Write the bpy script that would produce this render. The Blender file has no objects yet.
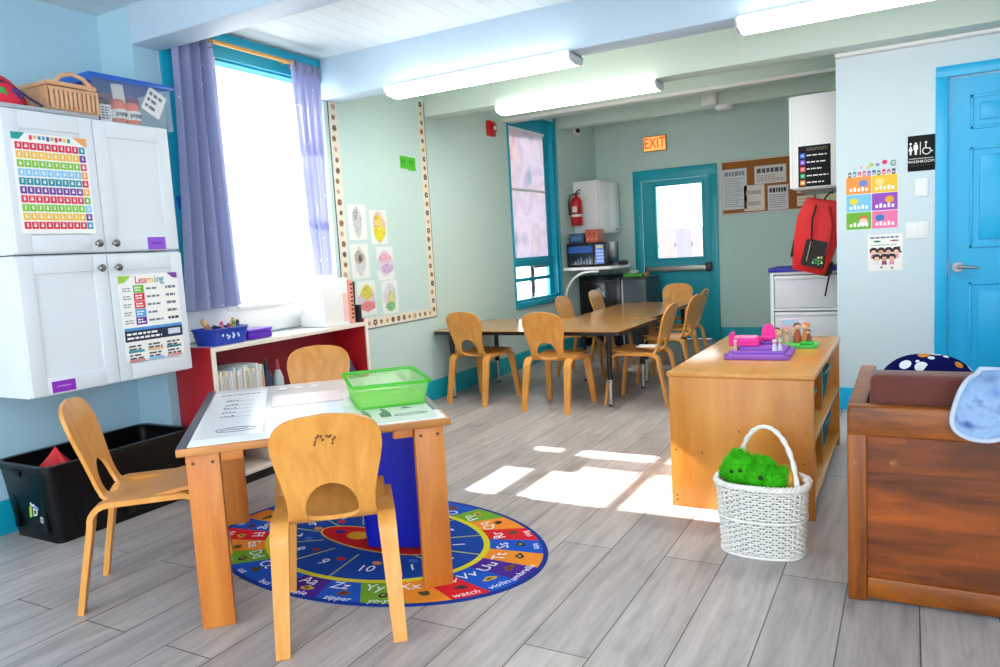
import bpy, bmesh, math, random
from math import sin, cos, pi, radians, hypot, atan2, sqrt
from mathutils import Matrix, Vector
random.seed(7)
scn = bpy.context.scene
COL = scn.collection

# ------------------------------------------------------------------ materials
def lin(h):
    h = h.lstrip('#')
    out = []
    for i in (0, 2, 4):
        c = int(h[i:i+2], 16) / 255
        out.append(c / 12.92 if c <= .04045 else ((c + .055) / 1.055) ** 2.4)
    return (*out, 1)

MATS = {}
def base_mat(name):
    m = bpy.data.materials.new(name); m.use_nodes = True
    return m, m.node_tree, m.node_tree.nodes['Principled BSDF']

def P(hexc, rough=.5, metal=0, var=.06, scale=14, spec=.5, bump=0, sheen=0):
    """plain coloured material with a faint procedural mottling"""
    key = (hexc, rough, metal, var, scale, spec, bump, sheen)
    if key in MATS: return MATS[key]
    m, nt, b = base_mat('colour_' + hexc.strip('#'))
    c = lin(hexc)
    tc = nt.nodes.new('ShaderNodeTexCoord'); no = nt.nodes.new('ShaderNodeTexNoise')
    no.inputs['Scale'].default_value = scale; no.inputs['Detail'].default_value = 3
    nt.links.new(tc.outputs['Object'], no.inputs['Vector'])
    mx = nt.nodes.new('ShaderNodeMix'); mx.data_type = 'RGBA'
    mx.inputs['A'].default_value = tuple(max(0, x * (1 - var)) for x in c[:3]) + (1,)
    mx.inputs['B'].default_value = tuple(min(1, x * (1 + var)) for x in c[:3]) + (1,)
    nt.links.new(no.outputs['Fac'], mx.inputs['Factor'])
    nt.links.new(mx.outputs['Result'], b.inputs['Base Color'])
    b.inputs['Roughness'].default_value = rough; b.inputs['Metallic'].default_value = metal
    b.inputs['Specular IOR Level'].default_value = spec
    if sheen: b.inputs['Sheen Weight'].default_value = sheen
    if bump:
        bp = nt.nodes.new('ShaderNodeBump'); bp.inputs['Strength'].default_value = bump
        bp.inputs['Distance'].default_value = .01
        nt.links.new(no.outputs['Fac'], bp.inputs['Height']); nt.links.new(bp.outputs['Normal'], b.inputs['Normal'])
    MATS[key] = m
    return m

def WOOD(name, c1, c2, axis='Z', scale=6, rough=.4, stretch=12, spots=None, blocks=0, spec=.5):
    if name in MATS: return MATS[name]
    m, nt, b = base_mat(name)
    tc = nt.nodes.new('ShaderNodeTexCoord'); mp = nt.nodes.new('ShaderNodeMapping')
    s = [scale * stretch / 4] * 3; s['XYZ'.index(axis)] = scale / 4
    mp.inputs['Scale'].default_value = s
    nt.links.new(tc.outputs['Object'], mp.inputs['Vector'])
    no = nt.nodes.new('ShaderNodeTexNoise'); no.inputs['Scale'].default_value = 1.6
    no.inputs['Detail'].default_value = 6; no.inputs['Roughness'].default_value = .62
    no.inputs['Distortion'].default_value = .6
    nt.links.new(mp.outputs['Vector'], no.inputs['Vector'])
    rp = nt.nodes.new('ShaderNodeValToRGB')
    rp.color_ramp.elements[0].position = .33; rp.color_ramp.elements[0].color = lin(c2)
    rp.color_ramp.elements[1].position = .68; rp.color_ramp.elements[1].color = lin(c1)
    nt.links.new(no.outputs['Fac'], rp.inputs['Fac'])
    out = rp.outputs['Color']
    if blocks:
        vo = nt.nodes.new('ShaderNodeTexBrick'); vo.inputs['Scale'].default_value = 1
        vo.inputs['Mortar Size'].default_value = 0; vo.inputs['Brick Width'].default_value = .33
        vo.inputs['Row Height'].default_value = blocks; vo.inputs['Color1'].default_value = (.62, .62, .62, 1)
        vo.inputs['Color2'].default_value = (1.25, 1.2, 1.15, 1)
        cb = nt.nodes.new('ShaderNodeSeparateXYZ'); cc = nt.nodes.new('ShaderNodeCombineXYZ')
        nt.links.new(tc.outputs['Object'], cb.inputs[0])
        nt.links.new(cb.outputs['X'], cc.inputs['X']); nt.links.new(cb.outputs['Z'], cc.inputs['Y'])
        nt.links.new(cc.outputs[0], vo.inputs['Vector'])
        mu = nt.nodes.new('ShaderNodeMix'); mu.data_type = 'RGBA'; mu.blend_type = 'MULTIPLY'
        mu.inputs['Factor'].default_value = .8
        nt.links.new(out, mu.inputs['A']); nt.links.new(vo.outputs['Color'], mu.inputs['B'])
        out = mu.outputs['Result']
    if spots:
        n2 = nt.nodes.new('ShaderNodeTexNoise'); n2.inputs['Scale'].default_value = 19; n2.inputs['Detail'].default_value = 4
        nt.links.new(tc.outputs['Object'], n2.inputs['Vector'])
        r2 = nt.nodes.new('ShaderNodeValToRGB'); r2.color_ramp.elements[0].position = .70; r2.color_ramp.elements[1].position = .86
        nt.links.new(n2.outputs['Fac'], r2.inputs['Fac'])
        mu = nt.nodes.new('ShaderNodeMix'); mu.data_type = 'RGBA'; mu.inputs['B'].default_value = lin(spots)
        nt.links.new(r2.outputs['Color'], mu.inputs['Factor']); nt.links.new(out, mu.inputs['A'])
        out = mu.outputs['Result']
    nt.links.new(out, b.inputs['Base Color'])
    b.inputs['Roughness'].default_value = rough
    b.inputs['Specular IOR Level'].default_value = spec
    bp = nt.nodes.new('ShaderNodeBump'); bp.inputs['Strength'].default_value = .06; bp.inputs['Distance'].default_value = .004
    nt.links.new(no.outputs['Fac'], bp.inputs['Height']); nt.links.new(bp.outputs['Normal'], b.inputs['Normal'])
    MATS[name] = m
    return m

def EMIT(name, hexc, strength, base='ffffff'):
    if name in MATS: return MATS[name]
    m, nt, b = base_mat(name)
    b.inputs['Base Color'].default_value = lin(base)
    b.inputs['Emission Color'].default_value = lin(hexc); b.inputs['Emission Strength'].default_value = strength
    MATS[name] = m
    return m

def TRANSLUCENT(name, hexc, trans=.5, clear=0., gloss=.1, pattern=None, dots=None):
    """thin cloth, film or plastic: diffuse + translucent + a share that lets light straight through"""
    if name in MATS: return MATS[name]
    m, nt, b = base_mat(name); nt.nodes.remove(b)
    out = nt.nodes['Material Output']
    d = nt.nodes.new('ShaderNodeBsdfDiffuse'); t = nt.nodes.new('ShaderNodeBsdfTranslucent')
    for n in (d, t): n.inputs['Color'].default_value = lin(hexc)
    tc = nt.nodes.new('ShaderNodeTexCoord')
    if pattern:
        no = nt.nodes.new('ShaderNodeTexNoise'); no.inputs['Scale'].default_value = pattern[0]; no.inputs['Detail'].default_value = 5
        nt.links.new(tc.outputs['Object'], no.inputs['Vector'])
        rp = nt.nodes.new('ShaderNodeValToRGB')
        while len(rp.color_ramp.elements) < len(pattern[1]): rp.color_ramp.elements.new(.5)
        for i, hx in enumerate(pattern[1]):
            rp.color_ramp.elements[i].position = .3 + .4 * i / (len(pattern[1]) - 1); rp.color_ramp.elements[i].color = lin(hx)
        nt.links.new(no.outputs['Fac'], rp.inputs['Fac'])
        for n in (d, t): nt.links.new(rp.outputs['Color'], n.inputs['Color'])
    if dots:
        vo = nt.nodes.new('ShaderNodeTexVoronoi'); vo.inputs['Scale'].default_value = dots[0]
        nt.links.new(tc.outputs['Object'], vo.inputs['Vector'])
        lt = nt.nodes.new('ShaderNodeMath'); lt.operation = 'LESS_THAN'; lt.inputs[1].default_value = dots[1]
        nt.links.new(vo.outputs['Distance'], lt.inputs[0])
        mx = nt.nodes.new('ShaderNodeMix'); mx.data_type = 'RGBA'
        mx.inputs['A'].default_value = lin(hexc); mx.inputs['B'].default_value = lin(dots[2])
        nt.links.new(lt.outputs[0], mx.inputs['Factor'])
        for n in (d, t): nt.links.new(mx.outputs['Result'], n.inputs['Color'])
    ms = nt.nodes.new('ShaderNodeMixShader'); ms.inputs[0].default_value = trans
    nt.links.new(d.outputs[0], ms.inputs[1]); nt.links.new(t.outputs[0], ms.inputs[2])
    cur = ms.outputs[0]
    if gloss:
        g = nt.nodes.new('ShaderNodeBsdfGlossy'); g.inputs['Roughness'].default_value = .2
        m3 = nt.nodes.new('ShaderNodeMixShader'); m3.inputs[0].default_value = gloss * .5
        nt.links.new(cur, m3.inputs[1]); nt.links.new(g.outputs[0], m3.inputs[2]); cur = m3.outputs[0]
    if clear:
        tr = nt.nodes.new('ShaderNodeBsdfTransparent')
        m2 = nt.nodes.new('ShaderNodeMixShader'); m2.inputs[0].default_value = clear
        nt.links.new(cur, m2.inputs[1]); nt.links.new(tr.outputs[0], m2.inputs[2]); cur = m2.outputs[0]
    nt.links.new(cur, out.inputs['Surface'])
    MATS[name] = m
    return m

def GLASS(name='window_glass'):
    if name in MATS: return MATS[name]
    m, nt, b = base_mat(name); nt.nodes.remove(b)
    tr = nt.nodes.new('ShaderNodeBsdfTransparent'); tr.inputs['Color'].default_value = (.97, .98, .98, 1)
    g = nt.nodes.new('ShaderNodeBsdfGlossy'); g.inputs['Roughness'].default_value = .02
    ms = nt.nodes.new('ShaderNodeMixShader'); ms.inputs[0].default_value = .06
    nt.links.new(tr.outputs[0], ms.inputs[1]); nt.links.new(g.outputs[0], ms.inputs[2])
    nt.links.new(ms.outputs[0], nt.nodes['Material Output'].inputs['Surface'])
    MATS[name] = m
    return m

def floor_material():
    m, nt, b = base_mat('vinyl_plank_floor')
    tc = nt.nodes.new('ShaderNodeTexCoord'); mp = nt.nodes.new('ShaderNodeMapping')
    mp.inputs['Rotation'].default_value = (0, 0, radians(90)); mp.inputs['Location'].default_value = (.2, .18, 0)
    nt.links.new(tc.outputs['Object'], mp.inputs['Vector'])
    br = nt.nodes.new('ShaderNodeTexBrick'); br.inputs['Scale'].default_value = 1
    br.inputs['Brick Width'].default_value = 1.22; br.inputs['Row Height'].default_value = .21
    br.inputs['Mortar Size'].default_value = .0022; br.inputs['Mortar Smooth'].default_value = .1
    br.offset = .37; br.offset_frequency = 2
    br.inputs['Color1'].default_value = lin('b2abaa'); br.inputs['Color2'].default_value = lin('c6bfbd')
    br.inputs['Mortar'].default_value = lin('5b5654')
    nt.links.new(mp.outputs['Vector'], br.inputs['Vector'])
    m2 = nt.nodes.new('ShaderNodeMapping'); m2.inputs['Scale'].default_value = (16, 1.5, 1)
    nt.links.new(tc.outputs['Object'], m2.inputs['Vector'])
    no = nt.nodes.new('ShaderNodeTexNoise'); no.inputs['Scale'].default_value = 1.4; no.inputs['Detail'].default_value = 8
    no.inputs['Roughness'].default_value = .68; no.inputs['Distortion'].default_value = .5
    nt.links.new(m2.outputs['Vector'], no.inputs['Vector'])
    rp = nt.nodes.new('ShaderNodeValToRGB')
    rp.color_ramp.elements[0].position = .3; rp.color_ramp.elements[0].color = (.46, .44, .43, 1)
    rp.color_ramp.elements[1].position = .7; rp.color_ramp.elements[1].color = (1.08, 1.06, 1.05, 1)
    nt.links.new(no.outputs['Fac'], rp.inputs['Fac'])
    # dark knots
    m3 = nt.nodes.new('ShaderNodeMapping'); m3.inputs['Scale'].default_value = (7, 2.2, 1)
    nt.links.new(tc.outputs['Object'], m3.inputs['Vector'])
    n2 = nt.nodes.new('ShaderNodeTexNoise'); n2.inputs['Scale'].default_value = 1.3; n2.inputs['Detail'].default_value = 4
    nt.links.new(m3.outputs['Vector'], n2.inputs['Vector'])
    r2 = nt.nodes.new('ShaderNodeValToRGB')
    r2.color_ramp.elements[0].position = .25; r2.color_ramp.elements[0].color = (.62, .6, .58, 1)
    r2.color_ramp.elements[1].position = .42; r2.color_ramp.elements[1].color = (1, 1, 1, 1)
    nt.links.new(n2.outputs['Fac'], r2.inputs['Fac'])
    a = nt.nodes.new('ShaderNodeMix'); a.data_type = 'RGBA'; a.blend_type = 'MULTIPLY'; a.inputs['Factor'].default_value = .75
    nt.links.new(br.outputs['Color'], a.inputs['A']); nt.links.new(rp.outputs['Color'], a.inputs['B'])
    c = nt.nodes.new('ShaderNodeMix'); c.data_type = 'RGBA'; c.blend_type = 'MULTIPLY'; c.inputs['Factor'].default_value = .8
    nt.links.new(a.outputs['Result'], c.inputs['A']); nt.links.new(r2.outputs['Color'], c.inputs['B'])
    nt.links.new(c.outputs['Result'], b.inputs['Base Color'])
    b.inputs['Roughness'].default_value = .38; b.inputs['Specular IOR Level'].default_value = .45
    bp = nt.nodes.new('ShaderNodeBump'); bp.inputs['Strength'].default_value = .12; bp.inputs['Distance'].default_value = .003
    nt.links.new(no.outputs['Fac'], bp.inputs['Height']); nt.links.new(bp.outputs['Normal'], b.inputs['Normal'])
    return m

def plank_ceiling(name, c1, c2, groove, period=.127):
    m, nt, b = base_mat(name)
    tc = nt.nodes.new('ShaderNodeTexCoord'); sp = nt.nodes.new('ShaderNodeSeparateXYZ')
    nt.links.new(tc.outputs['Object'], sp.inputs[0])
    dv = nt.nodes.new('ShaderNodeMath'); dv.operation = 'DIVIDE'; dv.inputs[1].default_value = period
    nt.links.new(sp.outputs['X'], dv.inputs[0])
    fr = nt.nodes.new('ShaderNodeMath'); fr.operation = 'FRACT'; nt.links.new(dv.outputs[0], fr.inputs[0])
    lt = nt.nodes.new('ShaderNodeMath'); lt.operation = 'LESS_THAN'; lt.inputs[1].default_value = .035
    nt.links.new(fr.outputs[0], lt.inputs[0])
    fl = nt.nodes.new('ShaderNodeMath'); fl.operation = 'FLOOR'; nt.links.new(dv.outputs[0], fl.inputs[0])
    wn = nt.nodes.new('ShaderNodeTexWhiteNoise'); wn.noise_dimensions = '1D'; nt.links.new(fl.outputs[0], wn.inputs['W'])
    a = nt.nodes.new('ShaderNodeMix'); a.data_type = 'RGBA'; a.inputs['A'].default_value = lin(c1); a.inputs['B'].default_value = lin(c2)
    nt.links.new(wn.outputs['Value'], a.inputs['Factor'])
    c = nt.nodes.new('ShaderNodeMix'); c.data_type = 'RGBA'; c.inputs['B'].default_value = lin(groove)
    nt.links.new(lt.outputs[0], c.inputs['Factor']); nt.links.new(a.outputs['Result'], c.inputs['A'])
    nt.links.new(c.outputs['Result'], b.inputs['Base Color']); b.inputs['Roughness'].default_value = .55
    return m

# ------------------------------------------------------------------ mesh builder
def frame(origin, right, up):
    """matrix: local x = right, local y = up, local z = out"""
    r = Vector(right).normalized(); u = Vector(up).normalized(); o = r.cross(u)
    u = o.cross(r)
    M = Matrix((r, u, o)).transposed().to_4x4(); M.translation = Vector(origin)
    return M
LEFTW = lambda y, z, x=-3.459: frame((x, y, z), (0, 1, 0), (0, 0, 1))
BACKW = lambda x, z, y=8.95: frame((x, y, z), (1, 0, 0), (0, 0, 1))
T = Matrix.Translation
RX = lambda d: Matrix.Rotation(radians(d), 4, 'X')
RY = lambda d: Matrix.Rotation(radians(d), 4, 'Y')
RZ = lambda d: Matrix.Rotation(radians(d), 4, 'Z')

class MB:
    def __init__(s, M=None):
        s.v = []; s.f = []; s.m = []; s.mats = []; s.M = M or Matrix.Identity(4)
    def mi(s, mat):
        if mat not in s.mats: s.mats.append(mat)
        return s.mats.index(mat)
    def add(s, vs, fs, mat, M=None):
        X = s.M @ M if M is not None else s.M
        n = len(s.v); i = s.mi(mat)
        s.v += [tuple(X @ Vector(p)) for p in vs]
        s.f += [tuple(n + k for k in f) for f in fs]; s.m += [i] * len(fs)
        return s
    def addbm(s, bm, mat, M=None):
        bm.verts.index_update()
        s.add([v.co.copy() for v in bm.verts], [[v.index for v in f.verts] for f in bm.faces], mat, M); bm.free()
        return s
    def box(s, a, b, mat, bev=0, M=None, seg=2):
        a, b = [min(p, q) for p, q in zip(a, b)], [max(p, q) for p, q in zip(a, b)]
        if bev:
            bev = min(bev, .49 * min(q - p for p, q in zip(a, b)))
            bm = bmesh.new(); bmesh.ops.create_cube(bm, size=1)
            for v in bm.verts:
                v.co = Vector([p + (q - p) * (c + .5) for p, q, c in zip(a, b, v.co)])
            bmesh.ops.bevel(bm, geom=bm.edges[:], offset=bev, segments=seg, profile=.5, affect='EDGES')
            return s.addbm(bm, mat, M)
        vs = [(x, y, z) for z in (a[2], b[2]) for y in (a[1], b[1]) for x in (a[0], b[0])]
        return s.add(vs, [(0, 2, 3, 1), (4, 5, 7, 6), (0, 1, 5, 4), (2, 6, 7, 3), (0, 4, 6, 2), (1, 3, 7, 5)], mat, M)
    def prism(s, pts, z0, z1, mat, M=None, holes=None):
        """polygon in xy extruded in z"""
        n = len(pts)
        area = sum(pts[i][0] * pts[(i + 1) % n][1] - pts[(i + 1) % n][0] * pts[i][1] for i in range(n))
        if area < 0: pts = pts[::-1]
        vs = [(p[0], p[1], z0) for p in pts] + [(p[0], p[1], z1) for p in pts]
        fs = [tuple(range(n))[::-1], tuple(range(n, 2 * n))] + [(i, (i + 1) % n, n + (i + 1) % n, n + i) for i in range(n)]
        return s.add(vs, fs, mat, M)
    def tube(s, path, r, mat, seg=10, M=None, closed=False, cap=True, flat=None):
        path = [Vector(p) for p in path]; n = len(path)
        rs = r if isinstance(r, (list, tuple)) else [r] * n
        vs = []; nrm = None
        for i, p in enumerate(path):
            if closed: t = path[(i + 1) % n] - path[i - 1]
            else: t = path[min(i + 1, n - 1)] - path[max(i - 1, 0)]
            t.normalize()
            if nrm is None:
                nrm = t.orthogonal().normalized()
                if flat: nrm = (Vector(flat) - t * t.dot(Vector(flat))).normalized()
            else: nrm = (nrm - t * nrm.dot(t)).normalized()
            bi = t.cross(nrm)
            for k in range(seg):
                a = 2 * pi * k / seg
                vs.append(p + (nrm * cos(a) + bi * sin(a)) * rs[i])
        fs = []
        for i in range(n if closed else n - 1):
            j = (i + 1) % n
            for k in range(seg):
                l = (k + 1) % seg
                fs.append((i * seg + k, i * seg + l, j * seg + l, j * seg + k))
        if cap and not closed:
            fs.append(tuple(range(seg))[::-1]); fs.append(tuple((n - 1) * seg + k for k in range(seg)))
        return s.add(vs, fs, mat, M)
    def cyl(s, p, q, r, mat, seg=16, r2=None, M=None):
        return s.tube([p, q], [r, r if r2 is None else r2], mat, seg, M)
    def lathe(s, prof, mat, seg=24, M=None, sx=1, sy=1):
        vs = []; fs = []; n = len(prof)
        for r, z in prof:
            for k in range(seg):
                a = 2 * pi * k / seg; vs.append((r * cos(a) * sx, r * sin(a) * sy, z))
        for i in range(n - 1):
            for k in range(seg):
                l = (k + 1) % seg; fs.append((i * seg + k, i * seg + l, (i + 1) * seg + l, (i + 1) * seg + k))
        if prof[0][0] > 1e-5: fs.append(tuple(range(seg))[::-1])
        if prof[-1][0] > 1e-5: fs.append(tuple((n - 1) * seg + k for k in range(seg)))
        return s.add(vs, fs, mat, M)
    def ball(s, c, r, mat, sub=2, M=None, noise=0):
        bm = bmesh.new(); bmesh.ops.create_icosphere(bm, subdivisions=sub, radius=1)
        rr = r if isinstance(r, (tuple, list)) else (r, r, r)
        for v in bm.verts:
            k = 1 + noise * random.uniform(-1, 1)
            v.co = Vector((c[0] + v.co.x * rr[0] * k, c[1] + v.co.y * rr[1] * k, c[2] + v.co.z * rr[2] * k))
        return s.addbm(bm, mat, M)
    def grid(s, fn, nu, nv, mat, M=None, thick=0, closed_u=False, mask=None):
        bm = bmesh.new()
        vv = [[bm.verts.new(fn(i / nu, j / nv)) for j in range(nv + 1)] for i in range(nu + (0 if closed_u else 1))]
        for i in range(nu):
            for j in range(nv):
                if mask and not mask((i + .5) / nu, (j + .5) / nv): continue
                k = (i + 1) % len(vv)
                bm.faces.new((vv[i][j], vv[k][j], vv[k][j + 1], vv[i][j + 1]))
        if mask: bmesh.ops.delete(bm, geom=[v for v in bm.verts if not v.link_faces], context='VERTS')
        bmesh.ops.remove_doubles(bm, verts=bm.verts, dist=1e-5)
        if thick: bmesh.ops.solidify(bm, geom=bm.faces[:], thickness=thick)
        bmesh.ops.recalc_face_normals(bm, faces=bm.faces[:])
        return s.addbm(bm, mat, M)
    def text(s, st, size, mat, M=None, depth=.001, align='CENTER'):
        vs, fs = glyphs(st, align)
        return s.add([(x * size, y * size, z * depth) for x, y, z in vs], fs, mat, M)
    def build(s, name, parent=None, kind=None, angle=35, origin=None):
        """link as ONE mesh object; vertices are in the parent's frame (or the world)"""
        me = bpy.data.meshes.new(name)
        vs = s.v
        if origin is not None:
            o = Vector(origin); vs = [tuple(Vector(p) - o) for p in vs]
        me.from_pydata(vs, [], s.f); me.update()
        for mt in s.mats: me.materials.append(mt)
        me.polygons.foreach_set('material_index', s.m)
        me.polygons.foreach_set('use_smooth', [True] * len(s.f))
        try: me.set_sharp_from_angle(angle=radians(angle))
        except Exception: pass
        ob = bpy.data.objects.new(name, me); COL.objects.link(ob)
        if origin is not None: ob.location = origin
        if parent is not None: ob.parent = parent
        if kind: ob['kind'] = kind
        return ob

GL = {}
def glyphs(st, align='CENTER'):
    if (st, align) in GL: return GL[(st, align)]
    cu = bpy.data.curves.new('lettering', 'FONT'); cu.body = st; cu.align_x = align; cu.align_y = 'CENTER'
    cu.extrude = .5; cu.resolution_u = 2
    ob = bpy.data.objects.new('lettering', cu); COL.objects.link(ob)
    dg = bpy.context.evaluated_depsgraph_get()
    me = bpy.data.meshes.new_from_object(ob.evaluated_get(dg))
    r = ([tuple(v.co) for v in me.vertices], [tuple(p.vertices) for p in me.polygons])
    bpy.data.objects.remove(ob); bpy.data.curves.remove(cu); bpy.data.meshes.remove(me)
    GL[(st, align)] = r
    return r

def tag(o, label, cat, group=None, kind=None):
    o['label'] = label; o['category'] = cat
    if group: o['group'] = group
    if kind: o['kind'] = kind
    return o
def thing(name, label, cat, loc=(0, 0, 0), rz=0, group=None):
    o = bpy.data.objects.new(name, None); COL.objects.link(o)
    o.location = loc; o.rotation_euler = (0, 0, radians(rz)); o.empty_display_size = .1
    return tag(o, label, cat, group)
def flat(name, label, cat, M, fn, group=None, parent=None):
    """a flat wall-mounted thing: fn fills a builder in the wall's frame (x right, y up, z out)"""
    mb = MB(); fn(mb)
    ob = mb.build(name, parent)
    ob.matrix_world = M
    if label: tag(ob, label, cat, group)
    return ob
def copy_tree(o, parent=None):
    c = o.copy(); COL.objects.link(c)
    if parent is not None: c.parent = parent
    for ch in [x for x in bpy.data.objects if x.parent == o]: copy_tree(ch, c)
    return c
def scribble(mb, x0, y0, x1, y1, rows, mat, z=.003, fill=.5, rag=.3, word=.12, rnd=None):
    """rows of unreadable little word marks"""
    rnd = rnd or random
    h = (y1 - y0) / rows
    for r in range(rows):
        y = y1 - (r + .5) * h; x = x0; end = x1 - rnd.random() * rag * (x1 - x0)
        while x < end - .2 * word * (x1 - x0):
            w = min(end - x, word * (x1 - x0) * rnd.uniform(.5, 1.3))
            mb.box((x, y - h * fill / 2, z), (x + w, y + h * fill / 2, z + .0006), mat)
            x += w + .25 * word * (x1 - x0)
def rrect(w, h, r, n=5):
    pts = []
    for cx, cy, a0 in ((w/2-r, h/2-r, 0), (-w/2+r, h/2-r, 90), (-w/2+r, -h/2+r, 180), (w/2-r, -h/2+r, 270)):
        for k in range(n + 1):
            a = radians(a0 + 90 * k / n); pts.append((cx + r * cos(a), cy + r * sin(a)))
    return pts

# ------------------------------------------------------------------ palette
MINT = P('c5dfdb', .6, var=.02); MINT_DAYLIT = P('a8cfe2', .6, var=.02); WALLR = P('cddfe8', .6, var=.02)  # second wall mint is tinted blue for the cool daylight at left
BEAMB = P('bdd4e8', .55, var=.02); BEAMG = P('c9dbd2', .55, var=.02)
TEAL = P('06a8bd', .4, var=.03); TEALW = P('08a3c2', .4, var=.03); SKYB = P('06b0e8', .38, var=.03)
WHITE = P('f0f1f2', .4, var=.015); PAPER = P('f3f1ee', .7, var=.02); OFFW = P('e6e7ea', .45, var=.02)
BLACK = P('0b0d10', .35, var=.1); DARK = P('22262b', .4, var=.1); CHROME = P('c9cacc', .22, 1, .02)
GREY = P('8d9196', .4, .5, .03)
PLY = WOOD('chair_plywood', 'e3a251', 'd18a37', 'Z', 5, .32, 9)
PLYS = WOOD('chair_plywood_seat', 'dfa055', 'cc8438', 'Y', 5, .32, 9)
EDGE = WOOD('plywood_edge', 'c98a45', '9a5f28', 'Y', 30, .5, 4)
TBLW = WOOD('table_leg_wood', 'd8883a', 'c06c22', 'Z', 5, .4, 9, spots=None)
MAPLE = WOOD('maple_cabinet', 'dd9640', 'c67726', 'Z', 3, .28, 7)
MAPLET = WOOD('maple_top', 'e0a254', 'd08c3c', 'Y', 3, .2, 7)
DKW = WOOD('worn_dark_wood', 'ab520a', '552400', 'X', 4, .33, 8, spots='b3753a', blocks=.13)
DKWR = WOOD('worn_dark_wood_rail', 'b2600e', '5c2a02', 'X', 4, .36, 8, spots='c18a45')
DKWP = WOOD('worn_dark_wood_post', 'b2600e', '5c2a02', 'Z', 4, .36, 8, spots='c18a45')
LAMW = WOOD('laminate_oak', 'cf994f', 'bb8237', 'X', 4, .16, 10)

# ================================================================== SETTING
XL = -3.459; XR = -3.72; YJ = 2.555; YB = 8.95; YP = 5.4
def struct(name, mb, angle=35): return mb.build(name, kind='structure', angle=angle)

struct('floor', MB().box((-4.0, -2.2, -.1), (2.4, 9.1, 0), floor_material()))

# left wall with its two window openings
w = MB()
W1 = (3.05, 3.95, .95, 2.37); W2 = (6.61, 7.70, .66, 2.58)
def slab(y0, y1, z0, z1, m=MINT): w.box((XL - .14, y0, z0), (XL, y1, z1), m)
w.box((XL - .14, YJ, 0), (XL, 2.70, 2.95), MINT_DAYLIT); slab(2.70, W1[0], 0, 2.95); slab(W1[0], W1[1], 0, W1[2]); slab(W1[0], W1[1], W1[3], 2.95)
slab(W1[1], W2[0], 0, 2.95); slab(W2[0], W2[1], 0, W2[2]); slab(W2[0], W2[1], W2[3], 2.95); slab(W2[1], YB + .12, 0, 2.95)
struct('wall_left', w)
w = MB(); w.box((XR - .14, -2.2, 0), (XR, YJ, 2.95), MINT_DAYLIT); w.box((XR - .14, YJ, 0), (XL - .14, YJ + .1, 2.95), MINT_DAYLIT)
struct('wall_left_recess', w)
w = MB(); D0, D1, DT = -2.90, -2.045, 1.99
w.box((XL - .14, YB, 0), (D0, YB + .12, 2.95), MINT); w.box((D1, YB, 0), (.2, YB + .12, 2.95), MINT); w.box((D0, YB, DT), (D1, YB + .12, 2.95), MINT)
struct('wall_back', w)
w = MB(); w.box((-.42, YP, 0), (.2, YP + .12, 2.6), WALLR); w.box((1.02, YP, 0), (2.4, YP + .12, 2.6), WALLR); w.box((.2, YP, 2.08), (1.02, YP + .12, 2.6), WALLR)
w.box((-.35, YP + .12, 0), (-.25, YB, 2.9), MINT)
struct('wall_right_partition', w)
struct('wall_right', MB().box((2.3, -2.2, 0), (2.4, YP, 2.6), WALLR))

# ceiling: flat planked bays near the camera, rising boards further back
CP = plank_ceiling('ceiling_planks', 'cddbe3', 'c8d7e0', 'a9bac4'); CG = plank_ceiling('ceiling_planks_back', 'd3e2d6', 'cbdccf', '9eb3a5', .2)
w = MB(); w.box((-4, -.6, 2.525), (2.4, 4.0, 2.6), CP)
w.add([(-4, 4.0, 2.53), (2.4, 4.0, 2.53), (2.4, 9.1, 2.74), (-4, 9.1, 2.74), (-4, 4.0, 2.95), (2.4, 4.0, 2.95), (2.4, 9.1, 2.95), (-4, 9.1, 2.95)],
      [(0, 3, 2, 1), (4, 5, 6, 7), (0, 1, 5, 4), (1, 2, 6, 5), (2, 3, 7, 6), (3, 0, 4, 7)], CG)
struct('ceiling', w)
struct('trim_1', MB().box((XL, 2.545, 2.333), (2.3, 2.72, 2.526), BEAMB, .006))
struct('trim_2', MB().box((XL, 3.93, 2.265), (2.3, 4.10, 2.56), BEAMB, .006))
struct('trim_3', MB().box((XL, 5.16, 2.31), (2.3, 5.34, 2.62), BEAMG, .006))
w = MB(); w.box((XL, 6.52, 2.44), (-.35, 6.68, 2.68), BEAMG, .006); w.box((XL, 6.50, 2.435), (-.35, 6.53, 2.46), OFFW)
struct('trim_4', w)
w = MB(); w.box((XL, 7.76, 2.515), (-.35, 7.92, 2.72), BEAMG, .006); w.box((XL, 7.74, 2.51), (-.35, 7.77, 2.53), BEAMG)
struct('trim_5', w)
struct('trim_6', MB().box((-.42, 5.34, 2.29), (2.3, 5.415, 2.345), OFFW, .008))

# baseboards
def baseb(name, a, b, m=TEAL): struct('baseboard_' + name, MB().box(a, b, m, .006))
baseb('left', (XL, 3.9, 0), (XL + .02, YB, .16)); baseb('left_recess', (XR, -2.2, 0), (XR + .02, YJ, .16), TEALW)
baseb('back', (-1.96, YB - .02, 0), (-.36, YB, .15)); baseb('back_left', (XL, YB - .02, 0), (-2.99, YB, .15))
baseb('right', (-.42, YP - .02, 0), (.135, YP, .15), SKYB)

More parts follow.
